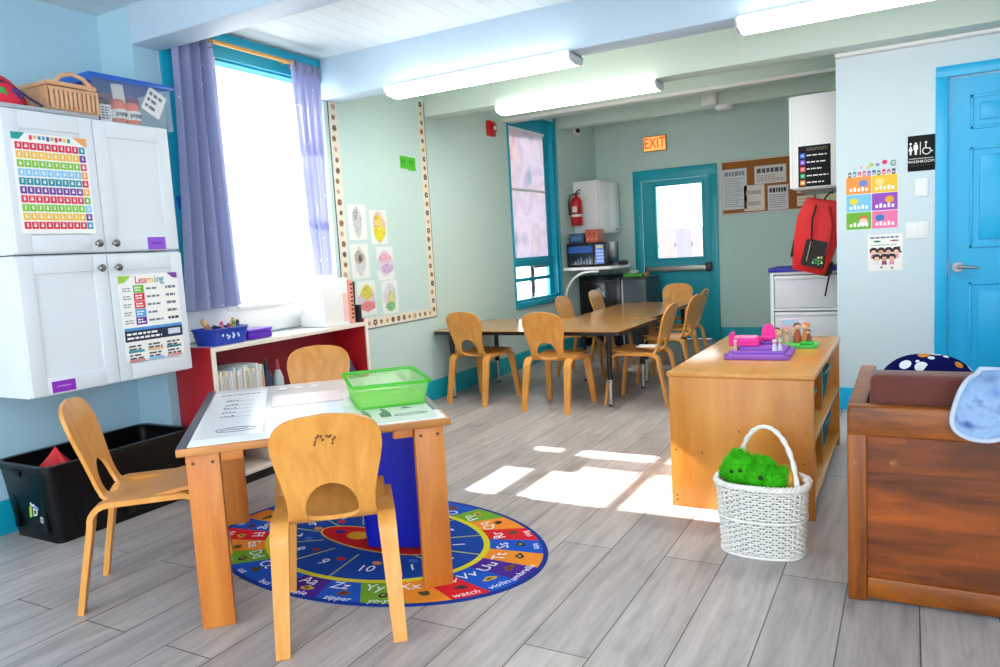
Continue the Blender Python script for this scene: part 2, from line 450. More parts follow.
# window 1: tall window behind the curtains
w = MB(); f = .075
FROST = TRANSLUCENT('sun_stop_frost', 'ffffff', .8, 0, .0)  # translucent, so bars break up the sun patch yet look white
y0, y1, z0, z1 = W1
w.box((XL, 2.705, z0 + .06), (XL + .022, 2.98, z1), TEALW, .004); w.box((XL, 2.98, z0 - .02), (XL + .02, y0 + .01, z1), WHITE, .004); w.box((XL, y1 - .01, z0 - .02), (XL + .010, y1 + .025, z1 - .11), MINT)
w.box((XL, 2.705, z1 - .0), (XL + .022, y1 - .02, z1 + .145), TEALW, .004)
w.box((XL - .10, y0 - .005, z0), (XL, y0 + .012, z1), WHITE); w.box((XL - .10, y1 - .012, z0), (XL, y1 + .005, z1), WHITE)
w.box((XL - .10, y0, z1 - .012), (XL, y1, z1 + .005), TEALW)
struct('window_1', w)
w = MB()
for zz, hh in ((1.148, .074), (1.52, .048)): w.box((XL - .085, y0, zz), (XL - .080, y1, zz + hh), FROST)
w.box((XL - .085, 3.74, z0), (XL - .080, 3.85, 1.148), FROST)
w.box((XL - .085, y0, 1.99), (XL - .080, y1, z1), FROST)  # upper pane added to cut off the sun above this height
o = struct('window_1_bars_and_sun_stop', w)
struct('window_1_glass', MB().box((XL - .075, y0, z0), (XL - .071, y1, z1), GLASS()))
w = MB(); w.box((XL, 2.62, .785), (XL + .014, 3.9, .955), WHITE, .004); w.box((XL - .1, y0, .935), (XL + .03, y1, .957), WHITE, .004)
struct('trim_7', w)

# window 2: teal recessed window with printed blind above two low panes
y0, y1, z0, z1 = W2; d = .10
w = MB()
w.box((XL - .02, y0 - .03, z0 - .03), (XL + .012, y0, z1 + .02), TEALW, .003); w.box((XL - .02, y1, z0 - .03), (XL + .012, y1 + .04, z1 + .04), TEALW, .003)
w.box((XL - .02, y0 - .03, z0 - .055), (XL + .03, y1 + .04, z0), TEALW, .004)
w.box((XL - d, y0, z0), (XL, y0 + .012, z1), TEALW); w.box((XL - d, y1 - .05, z0), (XL - .004, y1, z1), TEALW)
w.box((XL - d, y0, z1 - .012), (XL, y1, z1), TEALW); w.box((XL - d, y0, z0), (XL, y1, z0 + .03), TEALW)
for a, b in ((1.02, 1.115), (.865, .905)): w.box((XL - d, y0, a), (XL - d + .05, y1 - .05, b), TEALW, .003)
w.box((XL - d, y1 - .16, z0), (XL - d + .04, y1 - .05, z1), TEALW)
w.box((XL - d, y0, 2.43), (XL - d + .02, y1, z1), TEALW)
struct('window_2', w)
w = MB(); w.box((XL - d + .01, 7.10, z0 + .03), (XL - d + .03, 7.16, 1.02), GREY)
w.box((XL - d + .012, 7.17, .695), (XL - d + .02, 7.52, .71), GREY); w.box((XL - d + .012, 7.16, .72), (XL - d + .03, 7.19, 1.0), GREY)
w.box((XL - d + .012, 7.19, .99), (XL - d + .03, 7.53, 1.02), GREY)
struct('window_2_sash', w)
FPANE = TRANSLUCENT('sun_stop_pane', 'ffffff', .8, .25, .05)  # panes made frosted to keep direct sun off the floor
struct('window_2_glass', MB().box((XL - d + .004, y0, z0 + .03), (XL - d + .008, y1, 1.1), FPANE))
BLIND = TRANSLUCENT('printed_blind', 'ffffff', .26, 0, 0, pattern=(2.6, ['a9c4d4', 'd3cfdd', 'e4dee8', 'd6cfde', 'e4dcdf', 'd9bcc6']))
b = MB(); b.box((XL - d + .03, y0 + .015, 1.1), (XL - d + .034, y1 - .13, 2.44), BLIND)
bl = b.build('window_blind'); tag(bl, 'pale printed paper blind hanging in the teal window near the far corner', 'blind')
MB().box((XL - d + .026, y0 + .012, 1.80), (XL - d + .040, y1 - .128, 1.825), WHITE).build('batten', bl)
MB().box((XL - d + .026, y0 + .012, 2.415), (XL - d + .044, y1 - .128, 2.44), WHITE).build('head_rail', bl)

# back door (door_1) with glass and push bar
w = MB()
w.box((-2.98, YB - .025, 0), (D0 + .02, YB + .01, DT - .05), TEAL, .004); w.box((D1 - .02, YB - .025, 0), (-1.965, YB + .01, DT - .05), TEAL, .004)
w.box((-2.98, YB - .025, DT - .05), (-1.965, YB + .01, 2.07), TEAL, .005)
struct('door_1_frame', w)
w = MB(); gx0, gx1, gz0, gz1 = -2.705, -2.153, 1.0, 1.865; yy0, yy1 = YB + .012, YB + .055
w.box((D0 + .02, yy0, .01), (gx0, yy1, DT - .05), TEAL); w.box((gx1, yy0, .01), (D1 - .02, yy1, DT - .05), TEAL)
w.box((gx0, yy0, .01), (gx1, yy1, gz0), TEAL); w.box((gx0, yy0, gz1), (gx1, yy1, DT - .05), TEAL)
for a, b, c, e in ((gx0 - .03, gz0 - .03, gx1 + .03, gz0), (gx0 - .03, gz1, gx1 + .03, gz1 + .03), (gx0 - .03, gz0, gx0, gz1), (gx1, gz0, gx1 + .03, gz1)):
    w.box((a, yy0 - .01, b), (c, yy0, e), TEAL, .003)
w.box((gx0 - .02, yy0 - .008, .18), (gx1 + .02, yy0, .20), TEAL); w.box((gx0 - .02, yy0 - .008, .72), (gx1 + .02, yy0, .74), TEAL)
door1 = struct('door_1', w)
MB().box((gx0, yy0 + .018, gz0), (gx1, yy0 + .024, gz1), GLASS()).build('door_glass', door1)
pb = MB(); pb.box((-2.83, YB - .075, .835), (-2.10, YB - .03, .90), P('9b9c98', .35, .6), .008)
pb.box((-2.82, YB - .035, .85), (-2.76, YB + .012, .89), GREY)
pbo = pb.build('push_bar', door1)
MB().box((-2.11, YB - .085, .82), (-2.04, YB + .012, .93), DARK, .012).build('latch_case', pbo)
MB().box((-2.845, YB - .078, .828), (-2.825, YB - .0, .906), DARK, .004).build('end_cap', pbo)

# right door (door_2): six panel, bright blue
w = MB()
w.box((.139, YP - .022, 0), (.205, YP + .01, 2.078), SKYB, .004); w.box((1.015, YP - .022, 0), (1.08, YP + .01, 2.078), SKYB, .004)
w.box((.139, YP - .022, 2.078), (1.08, YP + .01, 2.145), SKYB, .005)
struct('door_2_frame', w)
w = MB(); w.box((.207, YP + .012, .012), (1.012, YP + .05, 2.072), SKYB)
for xa, xb in ((.32, .565), (.655, .90)):
    for za, zb in ((1.757, 1.96), (1.043, 1.652), (.25, .835)):
        for a, b, c, e in ((xa, za, xb, za + .018), (xa, zb - .018, xb, zb), (xa, za, xa + .018, zb), (xb - .018, za, xb, zb)):
            w.box((a, YP + .004, b), (c, YP + .012, e), SKYB, .003)
        w.box((xa + .05, YP + .003, za + .05), (xb - .05, YP + .012, zb - .05), SKYB, .008)
door2 = struct('door_2', w)
LVR = P('8f9296', .3, .9, .02); h = MB(); h.cyl((.262, YP + .012, .93), (.262, YP - .012, .93), .03, LVR, 20); h.cyl((.262, YP - .01, .93), (.262, YP - .05, .93), .012, LVR)
h.tube([(.258, YP - .048, .932), (.29, YP - .05, .931), (.33, YP - .05, .928), (.368, YP - .046, .922)], [.011, .010, .009, .007], LVR, 10)
h.build('door_lever', door2)
MB().box((.203, YP - .004, .89), (.214, YP + .012, .97), GREY).build('strike_plate', door2)

# outside, seen through the glass of the back door and the windows
GRD = P('b9b4ae', .9, var=.1, scale=3)
struct('ground_outside', MB().box((-30, -20, -.25), (30, 40, -.12), GRD))
fm = MB(); FW = [P(c, .8, var=.1) for c in ('948ea4', 'a096a4', '8b889e', 'ab9698')]
for i in range(26): fm.box((-6 + i * .3, 13.0, -.12), (-5.72 + i * .3, 13.04, 1.42), FW[i % 4])
fm.box((-6, 13.04, .3), (1.8, 13.1, .38), FW[0]); fm.box((-6, 13.04, 1.1), (1.8, 13.1, 1.18), FW[0])
tag(fm.build('board_fence'), 'pale purple board fence seen outside through the glass of the teal exit door', 'fence')

# ------------------------------------------------------------------ light fixtures
LENS = EMIT('lamp_lens', 'fffaf0', 14)
for (x, y, z, lab) in ((-2.265, 3.99, 2.265, 'long glowing ceiling light at left, under the beam beside the curtain'),
                       (-2.165, 5.25, 2.31, 'long glowing ceiling light farther back, nearest the alarm and far window'),
                       (-.115, 3.99, 2.265, 'long glowing ceiling light at right, cut by the top of the picture')):
    t = thing('ceiling_light', lab, 'ceiling light', (x, y, z), 0, 'fluorescent ceiling lights')
    L = .635
    m = MB(); m.box((-L, -.085, -.022), (L, .085, 0), P('b9bcc0', .4), .004); m.build('housing', t)
    pr = [(-.10, -.010), (-.098, -.030), (-.075, -.056), (0, -.066), (.075, -.056), (.098, -.030), (.10, -.010)]
    m = MB(); m.prism(pr, -L + .012, L - .012, LENS, Matrix(((0, 0, 1, 0), (1, 0, 0, 0), (0, 1, 0, 0), (0, 0, 0, 1)))); m.build('lens', t, angle=60)
    for sx in (-1, 1):
        m = MB(); pe = [(a * 1.02, b * 1.02) for a, b in pr]
        m.prism(pe, sx * (L - .012), sx * L, P('dfe2e6', .35), Matrix(((0, 0, 1, 0), (1, 0, 0, 0), (0, 1, 0, 0), (0, 0, 0, 1)))); m.build('end_cap', t)
# alarm, camera, detector boxes
t = thing('fire_alarm', 'small red fire alarm box on the mint wall left of the far window', 'alarm', (XL, 6.24, 2.34))
RED = P('c1121c', .35)
MB().box((0, -.065, -.07), (.035, .065, .07), RED, .008).build('body', t)
MB().box((.035, -.035, -.035), (.06, .045, .045), P('a00d16', .3), .008).build('horn', t)
MB().cyl((.05, .0, .0), (.066, .0, .0), .02, P('e8e4e4', .3)).build('strobe', t)
t = thing('security_camera', 'tiny white dome camera with black lens near the far corner ceiling', 'camera', (XL, 8.23, 2.545))
MB().ball((.05, 0, 0), (.05, .055, .055), OFFW, 3).build('housing', t)
MB().ball((.085, -.03, -.01), .028, BLACK, 2).build('lens', t)
t = thing('emergency_light', 'white square junction box on the rear ceiling beam', 'emergency light', (-1.75, 7.74, 2.575))
MB().box((-.075, -.06, -.06), (.075, 0, .06), OFFW, .01).build('body', t)
MB().cyl((.02, -.06, .0), (.02, -.075, .0), .035, WHITE).build('lamp', t)
t = thing('smoke_detector', 'flat white round detector under the rear ceiling beam', 'smoke detector', (-1.62, 7.80, 2.51))
MB().lathe([(.09, 0), (.09, -.02), (.07, -.04), (.0, -.042)], OFFW).build('body', t)

# ================================================================== CHAIRS
def arc(c, r, a0, a1, n):
    return [(c[0] + r * cos(radians(a0 + (a1 - a0) * i / n)), c[1] + r * sin(radians(a0 + (a1 - a0) * i / n))) for i in range(n + 1)]
# side profile of the bent plywood shell (y forward, z up), from top of back to front of seat
PROF = [(-.012, .742), (.003, .70), (.018, .66), (.034, .61), (.050, .56), (.064, .51), (.078, .462)]
PROF += [(.088, .430), (.100, .404), (.117, .387), (.140, .378), (.170, .377)]
PROF += [(.21, .381), (.26, .389), (.31, .398), (.36, .406), (.40, .410), (.425, .408), (.442, .399), (.450, .387)]
def resample(pts, n):
    L = [0]
    for a, b in zip(pts, pts[1:]): L.append(L[-1] + hypot(b[0] - a[0], b[1] - a[1]))
    out = []
    for i in range(n + 1):
        s = L[-1] * i / n; k = 0
        while k < len(L) - 2 and L[k + 1] < s: k += 1
        t = (s - L[k]) / (L[k + 1] - L[k]); a, b = pts[k], pts[k + 1]
        out.append((a[0] + (b[0] - a[0]) * t, a[1] + (b[1] - a[1]) * t, s))
    return out, L[-1]
RS, SL = resample(PROF, 110)
def halfw(s):
    k = [(0, .0), (.004, .055), (.010, .088), (.02, .118), (.035, .140), (.055, .155), (.085, .164), (.12, .165), (.17, .157), (.23, .144), (.29, .134), (.34, .133), (.40, .144), (.46, .158), (.56, .168), (.66, .170), (SL - .03, .166), (SL - .012, .155), (SL, .13)]
    for (a, x), (b, y) in zip(k, k[1:]):
        if s <= b + 1e-9:
            t = (s - a) / (b - a); return x + (y - x) * t
    return .13
def holew(s):
    a, b = .238, .382
    if s <= a or s >= b: return 0
    if s < .335: t = (s - a) / (.335 - a); return .081 * sqrt(max(0, 1 - (1 - t) ** 2.0))
    t = (s - .335) / (b - .335); return .081 * (1 - t ** 3.2) ** .5
def shell(s0, s1, mat):
    bm = bmesh.new(); rows = [r for r in RS if s0 - 1e-6 <= r[2] <= s1 + 1e-6]
    for sg in (-1, 1):
        prev = None
        for y, z, s in rows:
            a, b = holew(s), halfw(s)
            curve = lambda x: .10 * x * x * 3 * max(0, 1 - s / .30)
            cur = []
            for i in range(7):
                x = sg * (a + (b - a) * i / 6)
                cur.append(bm.verts.new((x, y + curve(x), z)))
            if prev:
                for i in range(6):
                    try: bm.faces.new((prev[i], prev[i + 1], cur[i + 1], cur[i]))
                    except ValueError: pass
            prev = cur
    bmesh.ops.remove_doubles(bm, verts=bm.verts, dist=1e-4)
    bmesh.ops.dissolve_degenerate(bm, edges=bm.edges[:], dist=1e-5)
    bmesh.ops.recalc_face_normals(bm, faces=bm.faces[:])
    up = sum((f.normal.z + f.normal.y) * f.calc_area() for f in bm.faces)
    if up < 0: bmesh.ops.reverse_faces(bm, faces=bm.faces[:])
    bmesh.ops.solidify(bm, geom=bm.faces[:], thickness=.013)
    bmesh.ops.recalc_face_normals(bm, faces=bm.faces[:])
    mb = MB(); mb.addbm(bm, mat)
    return mb
SCUT = RS[min(range(len(RS)), key=lambda i: abs(RS[i][2] - .40))][2]
def strip(path, w, t, x, dx, mat):
    """flat bent strip in the yz plane; x of its centre shifts by dx from top to foot"""
    n = len(path); vs = []
    for i, (y, z) in enumerate(path):
        a = path[max(i - 1, 0)]; b = path[min(i + 1, n - 1)]
        ty, tz = b[0] - a[0], b[1] - a[1]; l = hypot(ty, tz); ny, nz = -tz / l, ty / l
        k = 1 - max(0, min(1, z / .36)); xc = x + dx * k; ww = w * (1 - .25 * k)
        for sx, st in ((-1, -1), (1, -1), (1, 1), (-1, 1)):
            vs.append((xc + sx * ww / 2, y + ny * st * t / 2, z + nz * st * t / 2))
    fs = [(0, 1, 2, 3), tuple(4 * (n - 1) + k for k in (3, 2, 1, 0))]
    for i in range(n - 1):
        for k in range(4):
            l = (k + 1) % 4; fs.append((4 * i + k, 4 * i + 4 + k, 4 * i + 4 + l, 4 * i + l))
    bm = bmesh.new(); bv = [bm.verts.new(v) for v in vs]
    for f in fs: bm.faces.new([bv[i] for i in f])
    bmesh.ops.recalc_face_normals(bm, faces=bm.faces[:])
    mb = MB(); mb.addbm(bm, mat)
    return mb
REARP = [(.0, .0), (.022, .12), (.046, .24), (.060, .312)] + [(.060 + .062 - .062 * cos(radians(a)), .318 + .062 * sin(radians(a))) for a in range(10, 91, 16)] + [(.19, .380), (.25, .380)]
FRONTP = [(.47, .0), (.452, .12), (.434, .24), (.420, .312)] + [(.420 - .058 + .058 * cos(radians(a)), .322 + .058 * sin(radians(a))) for a in range(10, 91, 16)] + [(.31, .380), (.251, .380)]
def make_chair(label, grp):
    t = thing('child_chair', label, 'chair', group=grp)
    shell(0, SCUT, PLY).build('backrest', t, angle=50)
    shell(SCUT, SL, PLYS).build('seat', t, angle=50)
    for sx in (-1, 1):
        strip(REARP, .056, .020, sx * .164, sx * .012, PLY).build('leg', t, angle=50)
        strip(FRONTP, .056, .020, sx * .164, sx * .028, PLY).build('leg', t, angle=50)
    return t
CH = [  # x, y of the middle between the rear feet, heading
    (-2.675, 1.572, -46, 'honey plywood child chair at left end of the white topped table, seen from its side'),
    (-1.516, 1.624, 40, 'honey plywood child chair in front of the white topped table, its back to the viewer'),
    (-2.79, 2.99, -143, 'honey plywood child chair behind the white topped table, facing it before the red bookshelf'),
    (-3.06, 4.90, -6, 'honey plywood child chair at long table nearest the mint wall, back to the viewer'),
    (-2.32, 4.785, -1, 'honey plywood child chair at middle of the long table front, back to the viewer'),
    (-1.53, 5.37, 90, 'honey plywood child chair with white paper on its seat at table right end'),
    (-1.57, 6.24, 88, 'honey plywood child chair mostly hidden behind the chair with paper on its seat'),
    (-1.66, 6.93, 92, 'honey plywood child chair seen from its side, closest to the teal exit door'),
    (-2.20, 7.98, 180, 'honey plywood child chair facing the viewer at far end of the long tables'),
    (-2.88, 6.42, -90, 'honey plywood child chair across the far long table, below the teal window corner'),
    (-2.86, 7.20, -90, 'honey plywood child chair across the far long table, in front of black mini fridge')]
proto = make_chair(CH[0][3], 'honey plywood child chairs')
for i, (x, y, rz, lab) in enumerate(CH):
    c = proto if i == 0 else copy_tree(proto)
    c.location = (x, y, 0); c.rotation_euler = (0, 0, radians(rz)); c['label'] = lab
# tiny stamped mark on the near chair's back
near = [o for o in bpy.data.objects if o.get('label') == CH[1][3]][0]
INK = P('6b3f16', .6)
mk = MB()
for dx, dz in ((-.03, 0), (-.026, .012), (-.02, .018), (-.012, .016), (-.008, .004), (.004, .016), (.010, .012), (.016, .016), (.022, .002), (.028, .008), (-.033, -.01), (.02, -.01)):
    yb = .018 + .10 * 3 * dx * dx * .7
    mk.ball((dx, yb - .0165 - (dz) * .42, .655 + dz), (.004, .0018, .005), INK, 1)
mk.build('stamp_mark', near)

# ================================================================== LONG TABLES
def long_table(label, loc, rz, w, d, zt=.57):
    t = thing('folding_table', label, 'table', loc, rz, 'oak laminate activity tables')
    m = MB(); m.prism(rrect(w, d, .03), zt - .006, zt, LAMW); m.build('tabletop', t)
    m = MB(); m.prism(rrect(w + .006, d + .006, .033), zt - .032, zt - .006, BLACK); m.build('edge_band', t)
    for sx in (-1, 1):
        for sy in (-1, 1):
            x, y = sx * (w / 2 - .12), sy * (d / 2 - .09)
            lg = MB().cyl((x, y, zt - .034), (x, y, .20), .020, BLACK, 14).build('leg', t)
            MB().cyl((x, y, .20), (x, y, .014), .015, CHROME, 14).build('chrome_extension', lg)
            MB().lathe([(.018, 0), (.02, .006), (.015, .014)], DARK, 12, T((x, y, 0))).build('foot', lg)
        for sy in (-1, 1):
            x = sx * (w / 2 - .12); y = sy * (d / 2 - .09)
            MB().tube([(x, y, zt - .16), (x - sx * .10, y, zt - .036)], .008, BLACK, 8).build('brace', t)
    return t
long_table('oak laminate table running out from the mint wall, nearer of the two', (-2.625, 5.50, 0), -.6, 1.62, .92)
long_table('oak laminate table pointing to the teal exit door, farther of the two', (-2.28, 6.79, 0), 92.0, 1.62, .74)
o = MB().box((-1.80, 5.29, .419), (-1.64, 5.45, .4205), PAPER).build('paper_sheet', origin=(-1.72, 5.37, .42))
tag(o, 'white sheet of paper lying on the seat of a chair at the table end', 'paper')

# ================================================================== LEFT: CABINETS AND WHAT IS ON THEM
CABW = P('dce2ea', .35, var=.012); KNOB = P('8f8d88', .25, 1, .03)
XF = -3.13
def wall_cabinet(label, z0, z1, yA, yB, knob_z):
    t = thing('wall_cabinet', label, 'cabinet', (XF, yA, z0), 0, 'white wall cabinets')
    h = z1 - z0; L = yB - yA
    m = MB(); m.box((-.589, 0, 0), (-.02, L, h), CABW, .003); m.build('body', t)
    ym = L / 2
    for k, (a, b) in enumerate(((.004, ym - .002), (ym + .002, L - .003))):
        m = MB(); e = .006; fw_ = .062
        m.box((-.02, a, e), (0, a + fw_, h - e), CABW, .002); m.box((-.02, b - fw_, e), (0, b, h - e), CABW, .002)
        m.box((-.02, a + fw_, e), (0, b - fw_, e + .07), CABW, .002); m.box((-.02, a + fw_, h - e - .07), (0, b - fw_, h - e), CABW, .002)
        m.box((-.02, a + fw_, e + .07), (-.008, b - fw_, h - e - .07), CABW)
        dr = m.build('door', t)
        yk = ym - .04 if k == 0 else ym + .04; zk = knob_z - z0
        m = MB(); m.lathe([(.0085, 0), (.007, .012), (.010, .016), (.0165, .020), (.0165, .026), (.011, .031), (0, .032)], KNOB, 18, T((0, yk, zk)) @ RY(90))
        m.build('knob', dr)
    return t
wall_cabinet('upper white two door wall cabinet with the colour grid chart on it', 1.283, 1.867, 1.69, 2.453, 1.321)
wall_cabinet('lower white two door wall cabinet with the calendar style chart on it', .692, 1.277, 1.681, 2.46, 1.213)

RB = ['d92b4b', 'f3c04a', '86c440', '8cc6ec', '2d93a8', '7a3f9c', 'e0395f', '86c440', 'f3c04a', 'd92b4b']
LASTC = ['3597b5', '6a3fa0', 'e05070', 'f2a75a', 'd9384f', 'f3b04a', '6cb85a', '8cc6ec', '6a3fa0', '3597c0']
def chart1(m):
    W, H = .312, .405
    m.box((-W/2, -H/2, 0), (W/2, H/2, .0015), PAPER)
    m.prism([(-W/2, H/2), (-W/2, H/2 - .028), (-W/2 + .03, H/2 - .028), (-W/2 + .055, H/2)], .002, .0026, P('1f9c98', .7))
    m.prism([(W/2, H/2), (W/2, H/2 - .036), (W/2 - .02, H/2 - .03), (W/2 - .06, H/2)], .002, .0026, P('f0a365', .7))
    cols = ['e0395f', 'f2a75a', '2d93a8', '3597c0', '7a3f9c', '86c440', 'e0395f', 'd9384f', 'f3c04a', '2d93a8']
    for i in range(10):
        x = -.085 + i * .0175; m.box((x, H/2 - .024 + random.uniform(-.003, .003), .002), (x + .012, H/2 - .008, .0028), P(cols[i], .7))
    for r in range(10):
        y = H/2 - .052 - r * .0355
        for c in range(10):
            x = -W/2 + .012 + c * .0292
            hx = RB[r] if c < 9 else LASTC[r]
            m.box((x, y - .0145, .002), (x + .0262, y + .0145, .0028), P(hx, .7))
            a = random.uniform(.006, .012)
            m.box((x + .013 - a / 2, y - .006, .003), (x + .013 + a / 2, y + .002, .0034), PAPER); m.box((x + .009, y + .004, .003), (x + .017, y + .008, .0034), PAPER)
flat('wall_chart', 'chart of small rainbow coloured number cells on upper left cabinet door', 'poster', LEFTW(1.878, 1.568, XF), chart1)
def chart2(m):
    W, H = .31, .40; ink = P('6d7180', .7); dk = P('27304a', .7)
    m.box((-W/2, -H/2, 0), (W/2, H/2, .0015), PAPER)
    m.prism([(-W/2, H/2 - .005), (-W/2, H/2 - .04), (-W/2 + .03, H/2 - .035), (-W/2 + .065, H/2 - .005)], .002, .0026, P('9ccb4a', .7))
    m.prism([(W/2, H/2), (W/2, H/2 - .028), (W/2 - .025, H/2 - .025), (W/2 - .055, H/2)], .002, .0026, P('7a3f9c', .7))
    for i, (ch, hx) in enumerate(zip('Learning', ['d9384f', 'd9384f', 'e0574a', 'f2a03a', 'f3c04a', '6cb85a', '3597c0', '2d93a8'])):
        m.text(ch, .05, P(hx, .7), T((-.062 + i * .019, H/2 - .028, .0028)))
    for r, hx in enumerate(['6cb832', 'd9283c', 'de4343', '4aa0dc', '6a2f96']):
        y = H/2 - .068 - r * .037
        m.box((-.085, y - .0175, .002), (-.03, y + .0175, .0026), P(hx, .7))
        scribble(m, -.078, y - .012, -.038, y + .012, 2, PAPER, .003, .55, .3, .4)
        scribble(m, -.14, y - .012, -.098, y + .010, 2, ink, .002, .4, .3, .4)
        scribble(m, -.018, y - .010, .06, y + .008, 1, ink, .002, .5, .3, .3); scribble(m, .085, y - .010, .145, y + .010, 1, dk if r == 4 else ink, .002, .6, .2, .3)
    m.box((-W/2 + .005, -.058, .002), (W/2, -.045, .0026), P('4a95d8', .7)); m.box((-W/2 + .005, -.108, .002), (W/2, -.058, .0026), P('1c2748', .7))
    scribble(m, -.14, -.102, .05, -.064, 2, PAPER, .003, .5, .2, .14); m.box((.075, -.095, .003), (.142, -.068, .0036), P('cfd8e6', .7))
    for i in range(3):
        for j in range(2):
            x, y = -.14 + i * .1, -.155 - j * .042
            m.box((x, y - .005, .002), (x + .08, y + .006, .0026), P([['2d93a8', 'e9b98a', '3a7f86'], ['d98a8a', '8cc6ec', 'e29a9a']][j][i], .7))
            scribble(m, x + .003, y + .004, x + .078, y + .032, 2, P('4a4a52', .7), .003, .55, .2, .4)
flat('wall_chart', 'white chart with coloured squares and a navy band on lower right cabinet door', 'poster', LEFTW(2.264, .977, XF), chart2)
PUR = P('8d4fd0', .5); PUR2 = P('8a25b8', .5)
def lab1(m):
    m.box((-.047, -.029, 0), (.047, .029, .0015), PUR); m.box((-.028, -.004, .002), (.028, .004, .0024), P('6a35a8', .6))
flat('label_tag', 'lilac label tag on the upper right cabinet door', 'label', LEFTW(2.330, 1.318, XF), lab1, 'purple cabinet labels')
def lab2(m):
    m.box((-.05, -.024, 0), (.05, .024, .0015), PUR2); scribble(m, -.03, -.006, .03, .008, 1, P('c98be0', .6), .002, .4, .1, .2)
flat('label_tag', 'deep purple label tag at the bottom of the lower left cabinet door', 'label', LEFTW(1.814, .727, XF), lab2, 'purple cabinet labels')

# things on top of the cabinets
ZT = 1.868
o = MB().box((-.15, -.215, 0), (.15, .215, .018), P('a9adb5', .45), .004).build('tray_board'); o.location = (-3.30, 1.908, ZT); o.rotation_euler = (0, 0, radians(1))
tag(o, 'thin grey board lying on top of the white cabinet under the woven basket', 'board')
ZT2 = ZT + .019
# red flowered bag
t = thing('cloth_bag', 'red cloth bag with green and purple flowers on top of the cabinet', 'bag', (-3.27, 1.735, ZT2))
RC = P('d31f3d', .75, var=.12)
def bag(u, v):
    a = 2 * pi * u; k = sin(pi * min(1, v * 1.0) * .5)
    r = cos(v * pi / 2) ** .6
    return ((.105 * cos(a)) * r * (1 + .08 * sin(5 * a)), (.150 * sin(a)) * r * (1 + .06 * cos(3 * a)), .012 * 0 + .115 * sin(v * pi / 2) * (1 + .1 * sin(3 * a + 1)))
m = MB(); m.grid(bag, 36, 10, RC, closed_u=True); m.build('body', t, angle=70)
m = MB(); m.tube([(.07, -.12, .03), (.085, -.06, .085), (.088, 0, .092), (.09, .06, .068), (.10, .11, .03), (.11, .15, .006)], .005, P('2b2350', .7), 8); m.build('trim', t)
m = MB()
for yy, zz, c in ((-.12, .04, '2f8f3a'), (-.10, .03, '2f8f3a'), (.0, .05, '3aa548'), (.02, .035, '2f8f3a'), (.055, .05, '5a2a80'), (.075, .04, '46206a'), (.04, .03, 'b8d24a'), (-.05, .045, 'e84a66')):
    m.ball((.097, yy * .9, zz), (.009, .018, .015), P(c, .7), 2)
m.build('flowers', t)
# woven basket, lying on its side towards the room
RAT = P('d8a782', .6, var=.15, scale=40); RATD = P('8c5a45', .7)
t = thing('woven_basket', 'tan slatted basket with handle hole, standing on top of the cabinet', 'basket', (-3.27, 2.02, ZT2), 0)
m = MB(); lx, ly, hh = .11, .10, .125
for k in range(11):
    y = -ly + .02 * k + .004; m.box((lx - .012, y, 0), (lx, y + .014, hh * .80), RAT, .003)
for k in range(10):
    x = -lx + .02 * k; m.box((x, -ly, 0), (x + .014, -ly + .012, hh), RAT, .003); m.box((x, ly - .012, 0), (x + .014, ly, hh), RAT, .003)
m.box((-lx, -ly, 0), (-lx + .01, ly, hh), RAT, .003); m.box((-lx, -ly, 0), (lx, ly, .012), RAT, .003)
m.build('slats', t)
m = MB(); m.tube([(lx, -ly, hh * .9), (lx, ly, hh * .9), (-lx, ly, hh * .95), (-lx, -ly, hh * .95)], .011, RAT, 8, closed=True)
m.tube([(lx - .004, -ly, hh * .74), (lx - .004, ly, hh * .74)], .008, RAT, 8); m.build('rim', t)
m = MB(); m.tube([(lx + .003, -.075, hh * .92), (lx + .003, -.05, hh * 1.16), (lx + .003, 0, hh * 1.28), (lx + .003, .05, hh * 1.18), (lx + .003, .085, hh * .92)], .009, RAT, 8); m.build('handle', t)
m = MB(); m.box((-lx + .012, -ly + .014, .012), (lx - .014, ly - .014, hh * 1.05), P('3a2d35', .8), .02); m.build('dark_filling', t)  # dark block filling the basket behind its slats
# clear tote with blue lid
t = thing('clear_storage_box', 'clear plastic storage box with blue lid on cabinet top beside the basket', 'storage box', (-3.32, 2.335, ZT), 0)
CLR = TRANSLUCENT('clear_plastic', 'dde8f2', .5, .86, .12)
m = MB(); bx, by, bh = .13, .20, .20
for a, b in (((-bx, -by, 0), (bx, -by + .003, bh)), ((-bx, by - .003, 0), (bx, by, bh)), ((-bx, -by, 0), (-bx + .003, by, bh)), ((bx - .003, -by, 0), (bx, by, bh)), ((-bx, -by, 0), (bx, by, .003))): m.box(a, b, CLR)
m.build('tub', t)
BLU = P('1d62c8', .35)
m = MB(); m.box((-bx - .015, -by - .02, bh), (bx + .015, by + .015, bh + .012), TRANSLUCENT('blue_lid', '2a78dc', .4, .25, .15), .005)
m.box((bx + .005, -by - .02, bh - .008), (bx + .015, by + .015, bh + .014), BLU, .004); m.box((-bx - .015, -by - .022, bh - .025), (bx + .015, -by - .008, bh + .014), BLU, .004); m.build('lid', t)
CORAL = P('f0785a', .7, var=.12); NAVY = P('232e52', .7)
def inbox(name, lab, cat, mb, loc, grp=None):
    o = mb.build(name); o.location = (-3.32 + loc[0], 2.335 + loc[1], ZT + loc[2]); tag(o, lab, cat, grp); return o
m = MB(); m.box((-.06, -.155, 0), (.04, .10, .135), NAVY, .02); inbox('folded_cloth', 'folded navy cloth inside the clear storage box', 'cloth', m, (-.045, .02, .004))
m = MB(); m.box((-.06, -.14, 0), (.03, .12, .03), P('8e4a78', .8), .012); inbox('folded_cloth', 'folded plum cloth lying on the navy cloth in clear box', 'cloth', m, (-.045, .02, .141))
